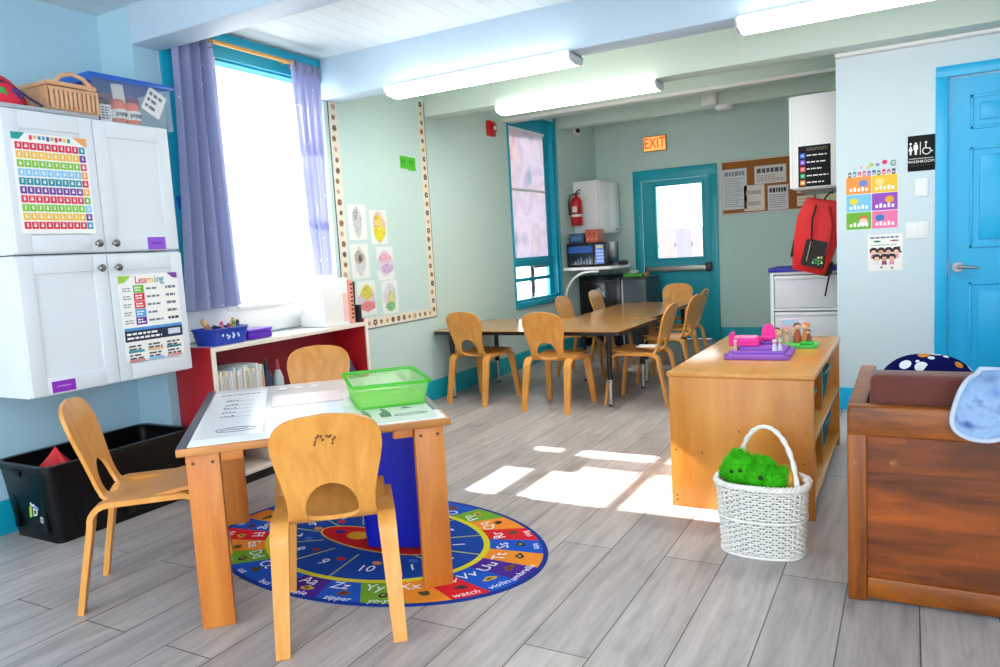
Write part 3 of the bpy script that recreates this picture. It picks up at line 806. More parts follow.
for k, (yy, hz, lab) in enumerate(((-.055, .115, 'left one of two coral yarn balls with paper bands in the clear box'), (.018, .108, 'right one of two coral yarn balls with paper bands in the clear box'))):
    t2 = thing('yarn_skein', lab, 'yarn', (-3.32 + .078, 2.335 + yy, ZT + .004), 0, 'coral yarn skeins')
    mm = MB(); mm.lathe([(.012, 0), (.034, .01), (.036, .05), (.037, .09), (.028, hz), (.008, hz + .006)], CORAL, 20); mm.build('yarn', t2, angle=60)
    mm = MB(); mm.lathe([(.0375, .028), (.039, .03), (.039, .068), (.0375, .07)], PAPER, 20)
    mm.build('paper_band', t2)
    mm = MB()
    for q in range(9):
        a = radians(-40 + q * 10); mm.box((.0391 * cos(a) - .002, .0391 * sin(a) - .002, .036 + .003 * (q % 3)), (.0391 * cos(a) + .0014, .0391 * sin(a) + .002, .058 - .004 * (q % 2)), P('3c4660', .7))
    mm.build('print', t2)
def card(m, w=.09, h=.11, rows=4):
    m.box((-w/2, -h/2, 0), (w/2, h/2, .002), PAPER); scribble(m, -w*.4, -h*.4, w*.4, h*.4, rows, P('3a4258', .7), .0022, .5, .3, .35)
flat('paper_card', 'tilted white card with dark writing inside the clear box', 'card', LEFTW(2.335 + .115, ZT + .125, -3.32 + .118) @ RZ(-28), lambda m: card(m, .10, .12, 3))
flat('paper_card', 'small upright blank white card behind the yarn in the clear box', 'card', LEFTW(2.335 - .03, ZT + .155, -3.32 + .06) @ RZ(6), lambda m: m.box((-.03, -.045, 0), (.03, .045, .002), PAPER))
flat('paper_card', 'pale patterned card low at the left side of the clear box', 'card', LEFTW(2.335 - .13, ZT + .05, -3.32 + .10), lambda m: card(m, .055, .075, 5))
# painter's tape
o = MB().box((0, -.02, -.035), (.0012, .02, .035), P('1560d0', .6)).build('masking_tape'); o.rotation_euler = (radians(12), 0, 0)
o.location = (XL + .022, 2.728, 1.545)
tag(o, 'scrap of blue tape on the teal window frame beside the left curtain', 'tape')

# black tote on the floor
t = thing('storage_tote', 'large black plastic tote on the floor below the white cabinets', 'tote', (-3.485, 2.155, 0), 0)
TOT = P('060709', .34, var=.15, spec=.3)
def totef(u, v, o=0):
    pts = rrect(1, 1, .08, 4); n = len(pts); k = pts[int(round(u * n)) % n]
    s = 1 - .10 * (1 - v); return (k[0] * (.39 - o) * s, k[1] * (.75 - o) * s, .345 * v)
m = MB(); n = len(rrect(1, 1, .08, 4))
m.grid(lambda u, v: totef(u, v), n, 6, TOT, closed_u=True); m.grid(lambda u, v: totef(u, v * .97 + .03, .012), n, 6, TOT, closed_u=True)
base = rrect(.39 * .9, .75 * .9, .03, 4); m.prism(base, 0, .008, TOT)
m.build('tub', t)
m = MB()
out = rrect(.425, .79, .05, 5); inn = rrect(.372, .735, .04, 5); k = len(out)
vs = [(x, y, z) for x, y in out for z in (.335, .362)] + [(x, y, z) for x, y in inn for z in (.335, .362)]
fs = []
for i in range(k):
    j = (i + 1) % k; a, b, c, e = 2 * i, 2 * j, 2 * k + 2 * i, 2 * k + 2 * j
    fs += [(a, b, b + 1, a + 1), (c + 1, e + 1, e, c), (a + 1, b + 1, e + 1, c + 1), (c, e, b, a)]
m.add(vs, fs, TOT); m.box((-.04, -.405, .315), (.04, -.39, .345), TOT, .004); m.build('rim', t)
for yy in (-.25, -.02, .2): MB().box((.165, yy, .03), (.188, yy + .05, .335), TOT, .006).build('rib', t)
for xx in (-.13, .10): MB().box((xx, -.36, .05), (xx + .03, -.345, .335), TOT, .003).build('rib', t)
m = MB(); fr = frame((.03, -.3585, .14), (1, 0, 0), (0, .05, 1))
for q in range(6): m.box((-.02 + q * .011, .028 - q * .003, 0), (-.012 + q * .011, .042 - q * .003 - (q % 2) * .004, .001), P('7fb4e0' if q > 2 else 'e8e8ea', .6), M=fr)
m.prism([(-.03, .02), (-.012, .028), (-.008, -.02), (-.028, -.03)], 0, .001, P('a9c93a', .6), M=fr)
m.prism([(.0, .018), (.035, .012), (.03, -.012), (.004, -.02)], 0, .001, P('dfe4e6', .6), M=fr)
m.prism([(.008, .010), (.026, .008), (.022, -.006), (.010, -.010)], .001, .0016, TOT, M=fr)
m.prism([(.055, -.015), (.075, -.02), (.07, -.045), (.052, -.038)], 0, .001, P('cfd4d8', .6), M=fr); m.prism([(.059, -.021), (.069, -.024), (.067, -.038), (.057, -.034)], .001, .0016, TOT, M=fr)
m.build('logo', t)
def crump(u, v):
    a = 2 * pi * u; r = .11 * v * (1 + .25 * sin(5 * a))
    return (r * cos(a), r * sin(a) * .9, .15 * (1 - v) ** 1.2 + .03 * sin(3 * a + 2) * v)
m = MB(); m.grid(crump, 30, 6, P('d3202c', .6, var=.15), closed_u=True, thick=.003)
m.box((-.09, -.08, -.19), (.09, .08, -.005), P('b81a26', .7), .04)
o = m.build('red_cloth', angle=50); o.location = (-3.46, 1.93, .25); tag(o, 'crumpled red cloth sticking up inside the black tote', 'cloth')

# ================================================================== CURTAINS
CURT = TRANSLUCENT('curtain_cloth', 'b3b8dc', .45, 0, 0, dots=(17, .10, 'eef0ff'))
SHEER = TRANSLUCENT('curtain_cloth_sunlit', 'a8acd6', .12, .14, 0, dots=(17, .10, 'f4f5ff'))  # same cloth with a see-through share so sun reaches the floor
def curtain(lab, mat, top, bot, z1, z0, folds, x, amp):
    t = thing('curtain', lab, 'curtain', (x, (top[0] + top[1]) / 2, z1), 0, 'periwinkle dotted curtains')
    yc = (top[0] + top[1]) / 2
    def fn(u, v):
        a = top[0] + (top[1] - top[0]) * u; b = bot[0] + (bot[1] - bot[0]) * u
        k = v ** 1.3; y = a + (b - a) * k
        ph = 2 * pi * folds * u
        return (amp * sin(ph) + .006 * sin(3.3 * ph + 4 * v), y - yc + .008 * cos(ph) * (1 - v), -(z1 - z0(u) if callable(z0) else z1 - z0) * v + (.02 if v == 0 else 0))
    m = MB(); m.grid(fn, 90, 40, mat); m.build('cloth', t, angle=180)
    m = MB()
    for q in range(folds * 2):
        u = (q + .5) / (folds * 2); p = fn(u, 0); m.tube([(cos(a) * .024, p[1] - .0 + .002 * q, sin(a) * .024) for a in [2 * pi * i / 16 for i in range(16)]], .004, GREY, 6, closed=True)
    m.build('grommets', t)
    return t
curtain('left periwinkle curtain with white dots, hanging beside the white cabinets', CURT, (2.70, 2.965), (2.635, 3.015), 2.41, .965, 4, -3.36, .042)
curtain('right periwinkle curtain with white dots, hanging against the ceiling beam', SHEER, (3.56, 3.82), (3.64, 3.80), 2.41, lambda u: 1.10 - .005 * u, 4, -3.36, .028)
sheer = [o for o in bpy.data.objects if o.get('label', '').startswith('right periwinkle')][0]
SH2 = TRANSLUCENT('curtain_glare_panel', 'd5d7ee', .12, .62, 0)  # pale see-through panel added to mimic the washed-out lower curtain
m = MB(); m.grid(lambda u, v: (-.02 + .012 * sin(14 * u), -.165 + .13 * u + .03 * v, -.62 - .80 * v), 24, 12, SH2); m.build('glare_panel', sheer, angle=180)
ROD = P('c99a55', .35, .4)
t = thing('curtain_rod', 'golden curtain rod above the tall window', 'curtain rod', (-3.36, 3.25, 2.425))
MB().cyl((0, -.58, 0), (0, .33, 0), .012, ROD, 14).build('rod', t)
m = MB(); m.ball((0, .345, 0), .022, P('7a5a3a', .4, .4), 2); m.build('finial', t)
for yy in (-.5, .31): MB().tube([(-.098, yy, .012), (-.05, yy, .0), (-.012, yy, 0)], .007, ROD, 8).build('bracket', t)

# ================================================================== RED BOOKSHELF
BRED = P('b0111f', .38, var=.06); BREDD = P('8e1526', .42, var=.06); EDGEW = P('ece3d6', .45, var=.05)
bk = thing('bookshelf', 'low red bookshelf with pale edges under the tall window', 'bookshelf', (-3.15, 2.60, 0))
LB = 1.27; HB = .775; DB = .30
m = MB(); m.box((-DB, 0, .0), (-.012, .022, HB), BRED, .002); m.box((-.014, 0, 0), (0, .024, HB), EDGEW, .003); m.build('side_panel', bk)
m = MB(); m.box((-DB, LB - .022, 0), (-.012, LB, HB + .025), BRED, .004); m.box((-.014, LB - .024, 0), (0, LB, HB + .022), EDGEW, .003); m.build('side_panel', bk)
m = MB(); m.box((-DB, .022, HB - .022), (-.002, LB - .022, HB), P('efece8', .35), .002); m.box((-.014, .024, HB - .024), (0, LB - .024, HB + .001), EDGEW, .003); m.build('top', bk)
MB().box((-DB, .022, .03), (-DB + .008, LB - .022, HB - .022), BREDD).build('back_panel', bk)
for zz in (.36, .075):
    m = MB(); m.box((-DB + .008, .022, zz - .018), (-.014, LB - .022, zz), BREDD if zz > .2 else EDGEW); m.box((-.014, .024, zz - .02), (0, LB - .024, zz), EDGEW, .003); m.build('shelf', bk)
MB().box((-DB + .01, .024, 0), (-.03, LB - .024, .055), BLACK).build('plinth', bk)
m = MB(); m.box((-DB + .01, .40, .075), (0, .416, .342), EDGEW, .002); m.build('divider', bk)
BKC = ['d9dce0', 'c3cbd6', 'e6e2da', 'b9a98a', 'd6c08a', 'cfd6da', 'c9b2a6', 'dfe3e6', 'a9c0cc', 'e9d8cf', '6fa59c', 'e4e6ea', 'c6d2e2', 'd99a8c', 'e8e2c8']
y = .03
for i in range(26):
    th = random.uniform(.008, .016); hh = random.uniform(.26, .292); dd = random.uniform(.20, .235)
    if y + th > .36: break
    hx = BKC[i % len(BKC)]
    t = thing('picture_book', 'thin pale picture book standing in the row on the red shelf', 'book', (-3.15 - .02, 2.60 + y, .3605), 0, 'picture books on the red shelf')
    m = MB(); m.box((-dd, 0, 0), (0, th, hh), P(hx, .55), .001); m.build('cover', t)
    m = MB(); m.box((0, th * .2, hh * .55), (.0006, th * .8, hh * .9), P(BKC[(i * 7 + 3) % len(BKC)], .6)); m.box((0, th * .25, hh * .15), (.0006, th * .75, hh * .4), P('70757e', .6)); m.build('spine_print', t)
    y += th + .0008
def bottle(lab, x, y, z, r, h, hx, cap):
    t = thing('glue_bottle', lab, 'bottle', (x, y, z), 0, 'bottles on the red shelf')
    MB().lathe([(r, 0), (r, h * .62), (r * .6, h * .75), (r * .35, h * .8)], P(hx, .4), 18).build('body', t)
    MB().lathe([(r * .4, h * .78), (r * .42, h * .9), (r * .2, h)], P(cap, .4), 14).build('cap', t)
bottle('dark blue bottle right of the picture books on the red shelf', -3.22, 3.02, .3605, .032, .29, '27344f', '20242c')
bottle('pale blue bottle next to the dark blue bottle on the red shelf', -3.21, 3.095, .3605, .030, .28, 'b9c7d6', 'a33a44')
bottle('navy bottle at the right end of the red shelf', -3.24, 3.77, .3605, .03, .17, '2a3a66', '2a3a66')
def fl(m): m.box((-.12, -.09, 0), (.12, .09, .014), P('d7d9de', .5), .002)
m = MB(); m.box((-.10, -.09, 0), (.10, .09, .012), P('d9dbe0', .5), .002); o = m.build('flat_book'); o.location = (-3.27, 3.62, .3605); tag(o, 'pale flat book lying at the right end of the red shelf', 'book')
t = thing('flower_pot', 'orange pot on the bottom shelf of the red bookshelf', 'pot', (-3.22, 2.73, .0755))
MB().lathe([(.032, 0), (.045, .13), (.052, .13), (.052, .16), (.044, .16), (.036, .02), (0, .02)], P('d9703a', .6), 20).build('body', t)
t = thing('fabric_bin', 'hot pink bin on the bottom shelf of the red bookshelf', 'bin', (-3.27, 3.15, .0755))
m = MB(); m.box((-.11, -.12, 0), (.10, .12, .21), P('d8175e', .6), .012); m.build('body', t); MB().box((.10, -.03, .13), (.108, .03, .16), P('a80f48', .6), .004).build('pull_tab', t)

# things on the shelf top
ZS = HB + .002
t = thing('pen_basket', 'blue plastic basket of pens on top of the red bookshelf', 'basket', (-3.255, 2.755, ZS), 2)
BL2 = P('1c3fb0', .35); m = MB()
def bsk(u, v, o=0):
    pts = rrect(1, 1, .12, 4); q = pts[int(round(u * len(pts))) % len(pts)]; s = .86 + .14 * v
    return (q[0] * (.17 - o) * s, q[1] * (.255 - o) * s, .085 * v)
n = len(rrect(1, 1, .12, 4)); m.grid(lambda u, v: bsk(u, v), n, 4, BL2, closed_u=True); m.grid(lambda u, v: bsk(u, v * .95 + .05, .006), n, 4, BL2, closed_u=True)
m.prism(rrect(.145, .217, .02), 0, .005, BL2); m.build('tub', t)
m = MB(); m.tube([bsk(i / n, 1) for i in range(n)], .006, BL2, 8, closed=True); m.build('rim', t)
m = MB()
for q, (yy, zz) in enumerate(((-.03, .05), (-.015, .042), (-.022, .034), (.01, .055), (.018, .045), (.012, .036), (.045, .05), (.05, .04), (-.06, .052))): m.ball((.0815 + (zz - .05) * .15, yy, zz), (.003, .007, .008), P('cfe0ff', .5), 1)
m.build('flower_print', t)
def pen(lab, name, p, q, r, hx, tip):
    p = Vector(p); q = Vector(q); o = Vector((-3.255, 2.755, ZS)); d = q - p
    t = thing(name, lab, name.replace('_', ' '), o + p, 0, 'pens and markers in the blue basket'); 
    MB().cyl((0, 0, 0), d * .8, r, P(hx, .45), 10).build('barrel', t); MB().cyl(d * .8, d, r * 1.08, P(tip, .45), 10, r * .8).build('cap', t)
pen('fat wooden stick leaning at the left of the blue pen basket', 'wooden_stick', (.02, -.05, .03), (.03, -.135, .14), .016, 'b98a62', 'cfa57c')
pen('dark navy pen leaning low across the blue pen basket', 'pen', (0, .03, .075), (.05, -.085, .105), .007, '1d2a4a', '1d2a4a')
pen('pink marker standing in the blue pen basket', 'marker', (0, .0, .02), (.0, .012, .12), .010, 'd98aa6', 'c44a70')
pen('red crayon standing in the blue pen basket', 'crayon', (.03, .02, .02), (.035, .03, .11), .008, 'd03040', 'b02030')
pen('yellow marker standing in the blue pen basket', 'marker', (0, .07, .02), (.01, .085, .135), .010, 'e8c83a', 'c9b030')
pen('green marker beside the yellow one in the blue pen basket', 'marker', (.03, .065, .02), (.035, .065, .12), .009, 'a8b84a', '6a8a3a')
pen('blue marker at the right end of the blue pen basket', 'marker', (.01, .10, .02), (.012, .112, .12), .010, '3a5aa8', '20386a')
t = thing('pencil_box', 'violet plastic pencil box beside the blue basket on the shelf top', 'box', (-3.255, 2.985, ZS))
m = MB(); m.box((-.055, -.088, 0), (.055, .088, .04), P('5a1fb0', .35), .01); m.build('body', t); m = MB(); m.box((-.058, -.091, .040), (.058, .091, .058), P('6a2ad0', .3), .008); m.build('lid', t)
t = thing('magazine_file', 'white box file on the shelf top under the right curtain', 'file box', (-3.29, 3.625, ZS))
m = MB(); m.box((-.11, -.115, 0), (.10, .115, .30), WHITE, .004); m.build('body', t); m = MB(); m.box((.10, .06, .02), (.1012, .113, .20), P('f3c9c4', .6)); m.build('label_panel', t)
t = thing('binder', 'coral spined binder standing beside white box file on the shelf', 'binder', (-3.27, 3.762, ZS))
m = MB(); m.box((-.12, -.02, 0), (.09, .02, .285), P('e6a08c', .5), .004); m.build('cover', t)
m = MB()
for q in range(9): m.box((.09, -.012 + .004 * (q % 2), .03 + q * .027), (.0908, .012, .045 + q * .027), P('8a3a34', .6))
m.build('spine_print', t)
m = MB(); m.box((-.11, -.006, 0), (.08, .006, .27), P('23262c', .5), .002); o = m.build('slim_book'); o.location = (-3.27, 3.795, ZS); o.rotation_euler = (radians(-3), 0, 0); tag(o, 'slim black book leaning between the binder and black box', 'book')
t = thing('small_box', 'small black box at the right end of the shelf top', 'box', (-3.25, 3.832, ZS)); m = MB(); m.box((-.06, -.014, 0), (.075, .014, .115), P('1a1c26', .45), .003); m.build('body', t)

# ================================================================== DISPLAY ON THE MINT WALL
def border(m):
    base = P('e6e0d2', .75, var=.05); ln = P('5d6a70', .7); B = .085
    x0, x1, zlo, zhi = 4.0, 5.15, .685, 2.42
    fr = LEFTW(0, 0, XL + .0008)
    m.M = fr
    m.box((x0, zlo, 0), (x0 + B, zhi, .002), base); m.box((x1 - B, zlo, 0), (x1, zhi, .002), base); m.box((x0 + B, zlo, 0), (x1 - B, zlo + B * .85, .002), base)
    m.box((x0 - .008, zlo, 0), (x0, zhi, .003), ln); m.box((x0 - .008, zlo - .008, 0), (x1 + .006, zlo, .003), ln); m.box((x1, zlo, 0), (x1 + .006, zhi, .003), ln)
    lc = ['4a3a30', '8a5a38', 'b98a4a', 'c9a08a', '5a4a48', '9a7a58', 'd9b87a', '6e5a4a']; k = 0
    def leaf(cx, cy):
        nonlocal k
        k += 1; c = P(lc[k % len(lc)], .75); s = random.uniform(.020, .030); a0 = random.random() * 6
        pts = [(cx + s * (1 + .14 * cos(5 * (a - a0))) * cos(a) * .8, cy + s * (1 + .14 * cos(5 * (a - a0))) * sin(a) * .8) for a in [2 * pi * i / 20 for i in range(20)]]
        m.prism(pts, .0022, .0030, c); m.ball((cx, cy, .0032), (s * .4, s * .4, .0006), P(lc[(k * 3 + 2) % len(lc)], .75), 1)
    z = zlo + .04
    while z < zhi: leaf(x0 + B / 2 + random.uniform(-.008, .008), z); leaf(x1 - B / 2 + random.uniform(-.008, .008), z + .02); z += .072
    y = x0 + B + .03
    while y < x1 - B: leaf(y, zlo + B * .42); y += .072
mb = MB(); border(mb); o = mb.build('border_trim'); tag(o, 'leaf patterned paper border framing the drawings on mint wall', 'border')
def drawing(cols, kind):
    def fn(m):
        W, H = .2, .25
        m.box((-W/2, -H/2, 0), (W/2, H/2, .0012), P('e6ece8', .75, var=.02)); rn = random.Random(kind)
        def blob(cx, cy, rx, ry, c, z):
            pts = [(cx + rx * cos(a) * (1 + .12 * sin(3 * a + kind)), cy + ry * sin(a) * (1 + .1 * cos(4 * a))) for a in [2 * pi * i / 22 for i in range(22)]]
            m.prism(pts, z, z + .0004, P(c, .75, var=.15, scale=60))
        z = .0014
        for cx, cy, rx, ry, c in cols: blob(cx, cy, rx, ry, c, z); z += .0005
        inks = ['4a4a52', '6a5a66', '8a4a5a']
        for q in range(46):
            cx, cy, rx, ry, c = rn.choice(cols); a = rn.random() * 6.3; k = rn.random() ** .5
            x, y = cx + rx * k * cos(a), cy + ry * k * sin(a); m.box((x - .004, y - .002, z), (x + rn.uniform(.0, .006), y + .002, z + .0004), P(inks[q % 3], .7))
    return fn
art = [(4.215, 1.455, [(0, 0, .05, .105, 'c9ced0'), (-.02, .05, .025, .04, 'b9bdc2')], 'grey pencil drawing, top left of the six drawings in leaf border'),
       (4.46, 1.42, [(0, 0, .075, .11, 'e7c3b4'), (.0, -.04, .07, .065, 'e6d83a'), (-.0, .03, .04, .05, 'e9d97a'), (-.02, .07, .03, .02, 'e0d030')], 'yellow and pink crayon drawing, top right of the six drawings'),
       (4.215, 1.175, [(0, 0, .06, .10, 'cfd3d2'), (-.01, .03, .055, .045, 'b7b0a4'), (0, .02, .02, .025, '6a625a')], 'brown and grey animal drawing, middle left of the six drawings'),
       (4.505, 1.15, [(0, 0, .10, .09, 'd8cfe0'), (.0, .04, .08, .035, 'e6b8c6'), (.02, -.04, .07, .035, 'c9b3d6')], 'pink and violet scribbled drawing, middle right of the six drawings'),
       (4.26, .908, [(0, -.01, .10, .09, 'd9c3d6'), (0, .04, .065, .055, 'd8d05a'), (0, -.06, .095, .035, 'e08a90')], 'yellow and red drawing, bottom left of the six drawings'),
       (4.535, .893, [(0, 0, .08, .10, 'd3d6e0'), (.01, -.02, .045, .07, 'd9d59a'), (0, -.07, .06, .035, '8fc48a')], 'green based drawing, bottom right of the six drawings')]
for i, (y, z, cols, lab) in enumerate(art):
    flat('drawing', lab, 'drawing', LEFTW(y, z, XL) @ RZ(random.uniform(-1.5, 1.5)), drawing(cols, i), 'children drawings in the leaf border')
def note(m):
    G = P('4fc72a', .6)
    m.box((-.105, -.048, 0), (-.002, .05, .0015), G); m.box((-.004, -.058, .0004), (.10, .046, .0019), G)
    for q, x in enumerate((-.085, -.05, .02, .055)): m.box((x, -.03, .002), (x + .008, .03, .0025), P('2a8a1c', .6)); m.box((x, .0 + .01 * (q % 2), .002), (x + .03, .012, .0025), P('2a8a1c', .6))
flat('paper_note', 'bright green paper note high inside the leaf border', 'note', LEFTW(4.888, 1.922, XL), note)

# ================================================================== WHITE TOPPED TABLE AND RUG
RUG_C = (-1.978, 2.366); RA, RBB = .785, .53
t = thing('alphabet_rug', 'oval alphabet rug of bright blocks on the floor below white topped table', 'rug', (RUG_C[0], RUG_C[1], 0), -4)
pile = lambda h: P(h, .9, var=.16, scale=90, spec=.15)
NAVYR = pile('17358c')
m = MB(); ell = lambda a, b, n=120: [(a * cos(2 * pi * i / n), b * sin(2 * pi * i / n)) for i in range(n)]
m.prism(ell(RA, RBB), 0, .007, NAVYR); m.build('bound_edge', t)
colr = {'b': '1c55c0', 'g': '6fa52a', 'o': 'f0902c', 'r': 'd81f2c', 'p': '4a2590'}
order = 'pbbgorbobgobrpgobgorbopbrogb'[:26]
seq = {'T': 'o', 'U': 'p', 'V': 'b', 'W': 'r', 'X': 'o', 'Y': 'g', 'Z': 'b', 'A': 'p', 'B': 'b', 'C': 'b', 'D': 'g', 'E': 'o', 'F': 'r', 'G': 'b', 'H': 'o', 'I': 'b', 'J': 'g', 'K': 'p', 'L': 'r', 'M': 'o', 'N': 'b', 'O': 'b', 'P': 'g', 'Q': 'o', 'R': 'r', 'S': 'b'}
IA, IB = .525, .375
A0 = 13.0; ST = 360 / 26
WHT = pile('e8ecf4')
def ring(m, a0, a1, ia, ib, oa, ob, z0, z1, mat, n=8):
    pts = [(oa * cos(radians(a0 + (a1 - a0) * i / n)), ob * sin(radians(a0 + (a1 - a0) * i / n))) for i in range(n + 1)]
    pts += [(ia * cos(radians(a1 + (a0 - a1) * i / n)), ib * sin(radians(a1 + (a0 - a1) * i / n))) for i in range(n + 1)]
    vs = [(x, y, z0) for x, y in pts] + [(x, y, z1) for x, y in pts]; k = len(pts)
    fs = []
    for i in range(n):
        j = k - 1 - i; fs.append((k + i, k + i + 1, k + j - 1, k + j))
    fs += [(i, (i + 1) % k, k + (i + 1) % k, k + i) for i in range(k)]
    m.add(vs, fs, mat)
words = {'V': 'violin', 'Y': 'yo-yo', 'W': 'watch', 'U': 'umbrella', 'Z': 'zipper', 'A': 'apple', 'B': 'bus', 'R': 'ring', 'S': 'sun', 'E': 'egg', 'F': 'fish', 'G': 'gift', 'D': 'dog', 'C': 'cat'}
icons = ['2a3040', '7a4a20', 'c9a23a', '5a2a30', '3a4a2a']
blocks = MB(); letters = blocks
for k in range(26):
    L = 'TUVWXYZABCDEFGHIJKLMNOPQRS'[k]
    c = A0 - k * ST
    ring(blocks, c - ST / 2, c + ST / 2, IA, IB, RA * .975, RBB * .965, .0072, .0088, pile(colr[seq[L]]))
    a = radians(c); ang = math.degrees(atan2(RBB * sin(a), RA * cos(a)))
    pos = lambda f: T(((IA + (RA - IA) * f) * cos(a), (IB + (RBB - IB) * f) * sin(a), .0092))
    rot = RZ(math.degrees(atan2(sin(a) / RBB, cos(a) / RA)) + 90)
    letters.text(L + L.lower(), .072, WHT, pos(.24) @ rot @ T((-.012, 0, 0)), depth=.0006)
    if L in words: letters.text(words[L], .042, WHT, pos(.80) @ rot, depth=.0006)
    p = pos(.55); rr = random.Random(k)
    pts = [(.024 * cos(q) * (1 + .3 * sin(2 * q + k)), .017 * sin(q) * (1 + .3 * cos(3 * q + k))) for q in [2 * pi * i / 14 for i in range(14)]]
    letters.prism(pts, 0, .0006, pile(icons[k % 5]), p @ rot @ T((.015, 0, 0))); letters.prism([(x * .4, y * .4) for x, y in pts], .0006, .001, pile(icons[(k + 2) % 5]), p @ rot @ T((.012, 0, 0)))
blocks.build('letter_blocks', t); t.scale = (1, 1, .5)
m = MB(); ring(m, 0, 360, IA - .022, IB - .020, IA + .004, IB + .003, .0076, .0096, pile('d9d02a'), 96); m.build('yellow_ring', t)
m = MB(); m.prism(ell(IA - .015, IB - .015), .0070, .0088, pile('15459e')); m.build('blue_centre', t)
m = MB()
for k in range(12):
    a = radians(10 + 30 * k); p, q = (.27 * cos(a), .15 * sin(a)), ((IA - .022) * cos(a), (IB - .02) * sin(a)); d = Vector((q[0] - p[0], q[1] - p[1])); nn = Vector((-d.y, d.x)).normalized() * .003
    m.prism([(p[0] + nn.x, p[1] + nn.y), (p[0] - nn.x, p[1] - nn.y), (q[0] - nn.x, q[1] - nn.y), (q[0] + nn.x, q[1] + nn.y)], .0088, .0094, pile('b9c84a'))
    b = radians(25 + 30 * k); x, y = .40 * cos(b), .262 * sin(b)
    m.text(str(k % 10 + 1), .075, WHT, T((x, y, .0094)) @ RZ(math.degrees(atan2(sin(b) / IB, cos(b) / IA)) + 90), depth=.0006)
    pts = [(.022 * cos(q_), .015 * sin(q_)) for q_ in [2 * pi * i / 12 for i in range(12)]]
    m.prism(pts, .0088, .0095, pile(['c8322c', 'd98a3a', '3a6fc0', '8a3a30'][k % 4]), T((.33 * cos(b + .12), .21 * sin(b + .12), 0)))
m.build('numbers', t)
m = MB(); m.prism(ell(.305, .105), .0086, .0096, pile('d9b13a')); m.prism(ell(.295, .096), .0096, .0103, pile('c81624'))
for x, rx, hx in ((-.10, .055, 'e0a22c'), (.08, .045, '7a5a1c'), (-.205, .026, '3a2a8a'), (.19, .03, '9a6a22')): m.prism(ell(rx, rx * .72, 24), .0103, .0109, pile(hx), T((x, .004, 0)))
m.build('rocket_picture', t)

TT = .62
tb = thing('play_table', 'square wooden table with glossy white top and thick plank legs', 'table', (-2.112, 2.21, 0), 45)
TW, TD = .894, 1.117
m = MB(); m.box((-TW/2, -TD/2, TT - .028), (TW/2, TD/2, TT - .002), WOOD('table_top_wood', 'c98a4a', 'a9682c', 'X', 5, .4, 8), .004); m.build('tabletop', tb)
LAMT = P('f6f7f8', .2, var=.01, spec=.8)
m = MB(); m.box((-TW/2 + .014, -TD/2 + .014, TT - .003), (TW/2 - .014, TD/2 - .014, TT), LAMT, .001); m.build('white_laminate', tb)
m = MB(); m.box((-TW/2 + .002, -TD/2 + .004, TT - .002), (-TW/2 + .034, TD/2 - .004, TT + .001), P('4a4d58', .4), .001)
m.build('dark_edge_strip', tb)
m = MB(); m.box((TW/2 - .034, -TD/2 + .16, TT - .002), (TW/2 - .002, TD/2 - .004, TT + .001), P('6a6a68', .4), .001); m.build('dark_edge_strip', tb)
for sx in (-1, 1):
    for sy in (-1, 1):
        m = MB(); x = sx * (TW/2 - .075); y = sy * (TD/2 - .05)
        m.box((x - .052, y - .022, 0), (x + .052, y + .022, TT - .028), TBLW, .004)
        for q in (-.03, .03): m.cyl((x + q, y + sy * .021, TT - .06), (x + q, y + sy * .0225, TT - .06), .006, P('6a3a18', .6), 10)
        lg = m.build('leg', tb)
for sy in (-1, 1): MB().box((-TW/2 + .13, sy * (TD/2 - .05) - .018, TT - .062), (-TW/2 + .20, sy * (TD/2 - .05) + .018, TT - .028), TBLW, .003).build('corner_block', tb)
m = MB(); m.box((TW/2 - .20, -TD/2 + .032, TT - .062), (TW/2 - .13, -TD/2 + .068, TT - .028), TBLW, .003); m.build('corner_block', tb)
def ontable(name, lab, cat, mb, x, y, rz=0, grp=None, z=TT + .0012):
    o = mb.build(name); a = radians(45); o.location = (-2.112 + x * cos(a) - y * sin(a), 2.21 + x * sin(a) + y * cos(a), z); o.rotation_euler = (0, 0, a + radians(rz)); tag(o, lab, cat, grp); return o
INKG = P('4d5560', .7)
m = MB(); m.box((-.11, -.46, 0), (.11, .46, .0008), P('f6f7f8', .2, var=.01, spec=.8))
rn = random.Random(3)
for q, (yy, w_) in enumerate(((-.10, .03), (-.02, .05), (.06, .045), (.14, .05), (.24, .04))):
    for k in range(4): m.box((-.05 + k * .013, yy - .012 + rn.uniform(-.004, .004), .0008), (-.05 + k * .013 + .009, yy + .006 + rn.uniform(-.01, .006), .0012), P('b0404a' if q == 0 and k < 2 else '30353f', .7))
    m.box((-.05, yy - .026, .0008), (.06, yy - .020, .0012), P('9aa0a8', .7))
pts = [(.03 * cos(a) * 2.2, .035 * sin(a)) for a in [2 * pi * i / 24 for i in range(24)]]
for i in range(24):
    p, q = pts[i], pts[(i + 1) % 24]; m.tube([(p[0] + .02, p[1] - .36, .001), (q[0] + .02, q[1] - .36, .001)], .0016, INKG, 4)
m.tube([(-.03, -.37, .001), (.0, -.35, .001), (.03, -.365, .001), (.06, -.35, .001)], .0016, INKG, 4); scribble(m, -.08, .36, .09, .40, 1, INKG, .0008, .3, .1, .12)
ontable('placemat', 'white printed sheet with small dark word marks at left end of table', 'placemat', m, -.295, 0)
m = MB(); m.box((-.14, -.13, 0), (.14, .13, .0008), P('f5d3da', .2, var=.04, spec=.8)); ontable('placemat', 'pale pink sheet under the table film beside the green tray', 'placemat', m, -.02, .12)
m = MB()
for k in range(3): m.prism([(-.014, -.03), (.014, -.03), (.018, 0), (.010, .03), (-.010, .03), (-.018, 0)], 0, .0008, P('b9bfc9', .3), T((k * .07, 0, 0)))
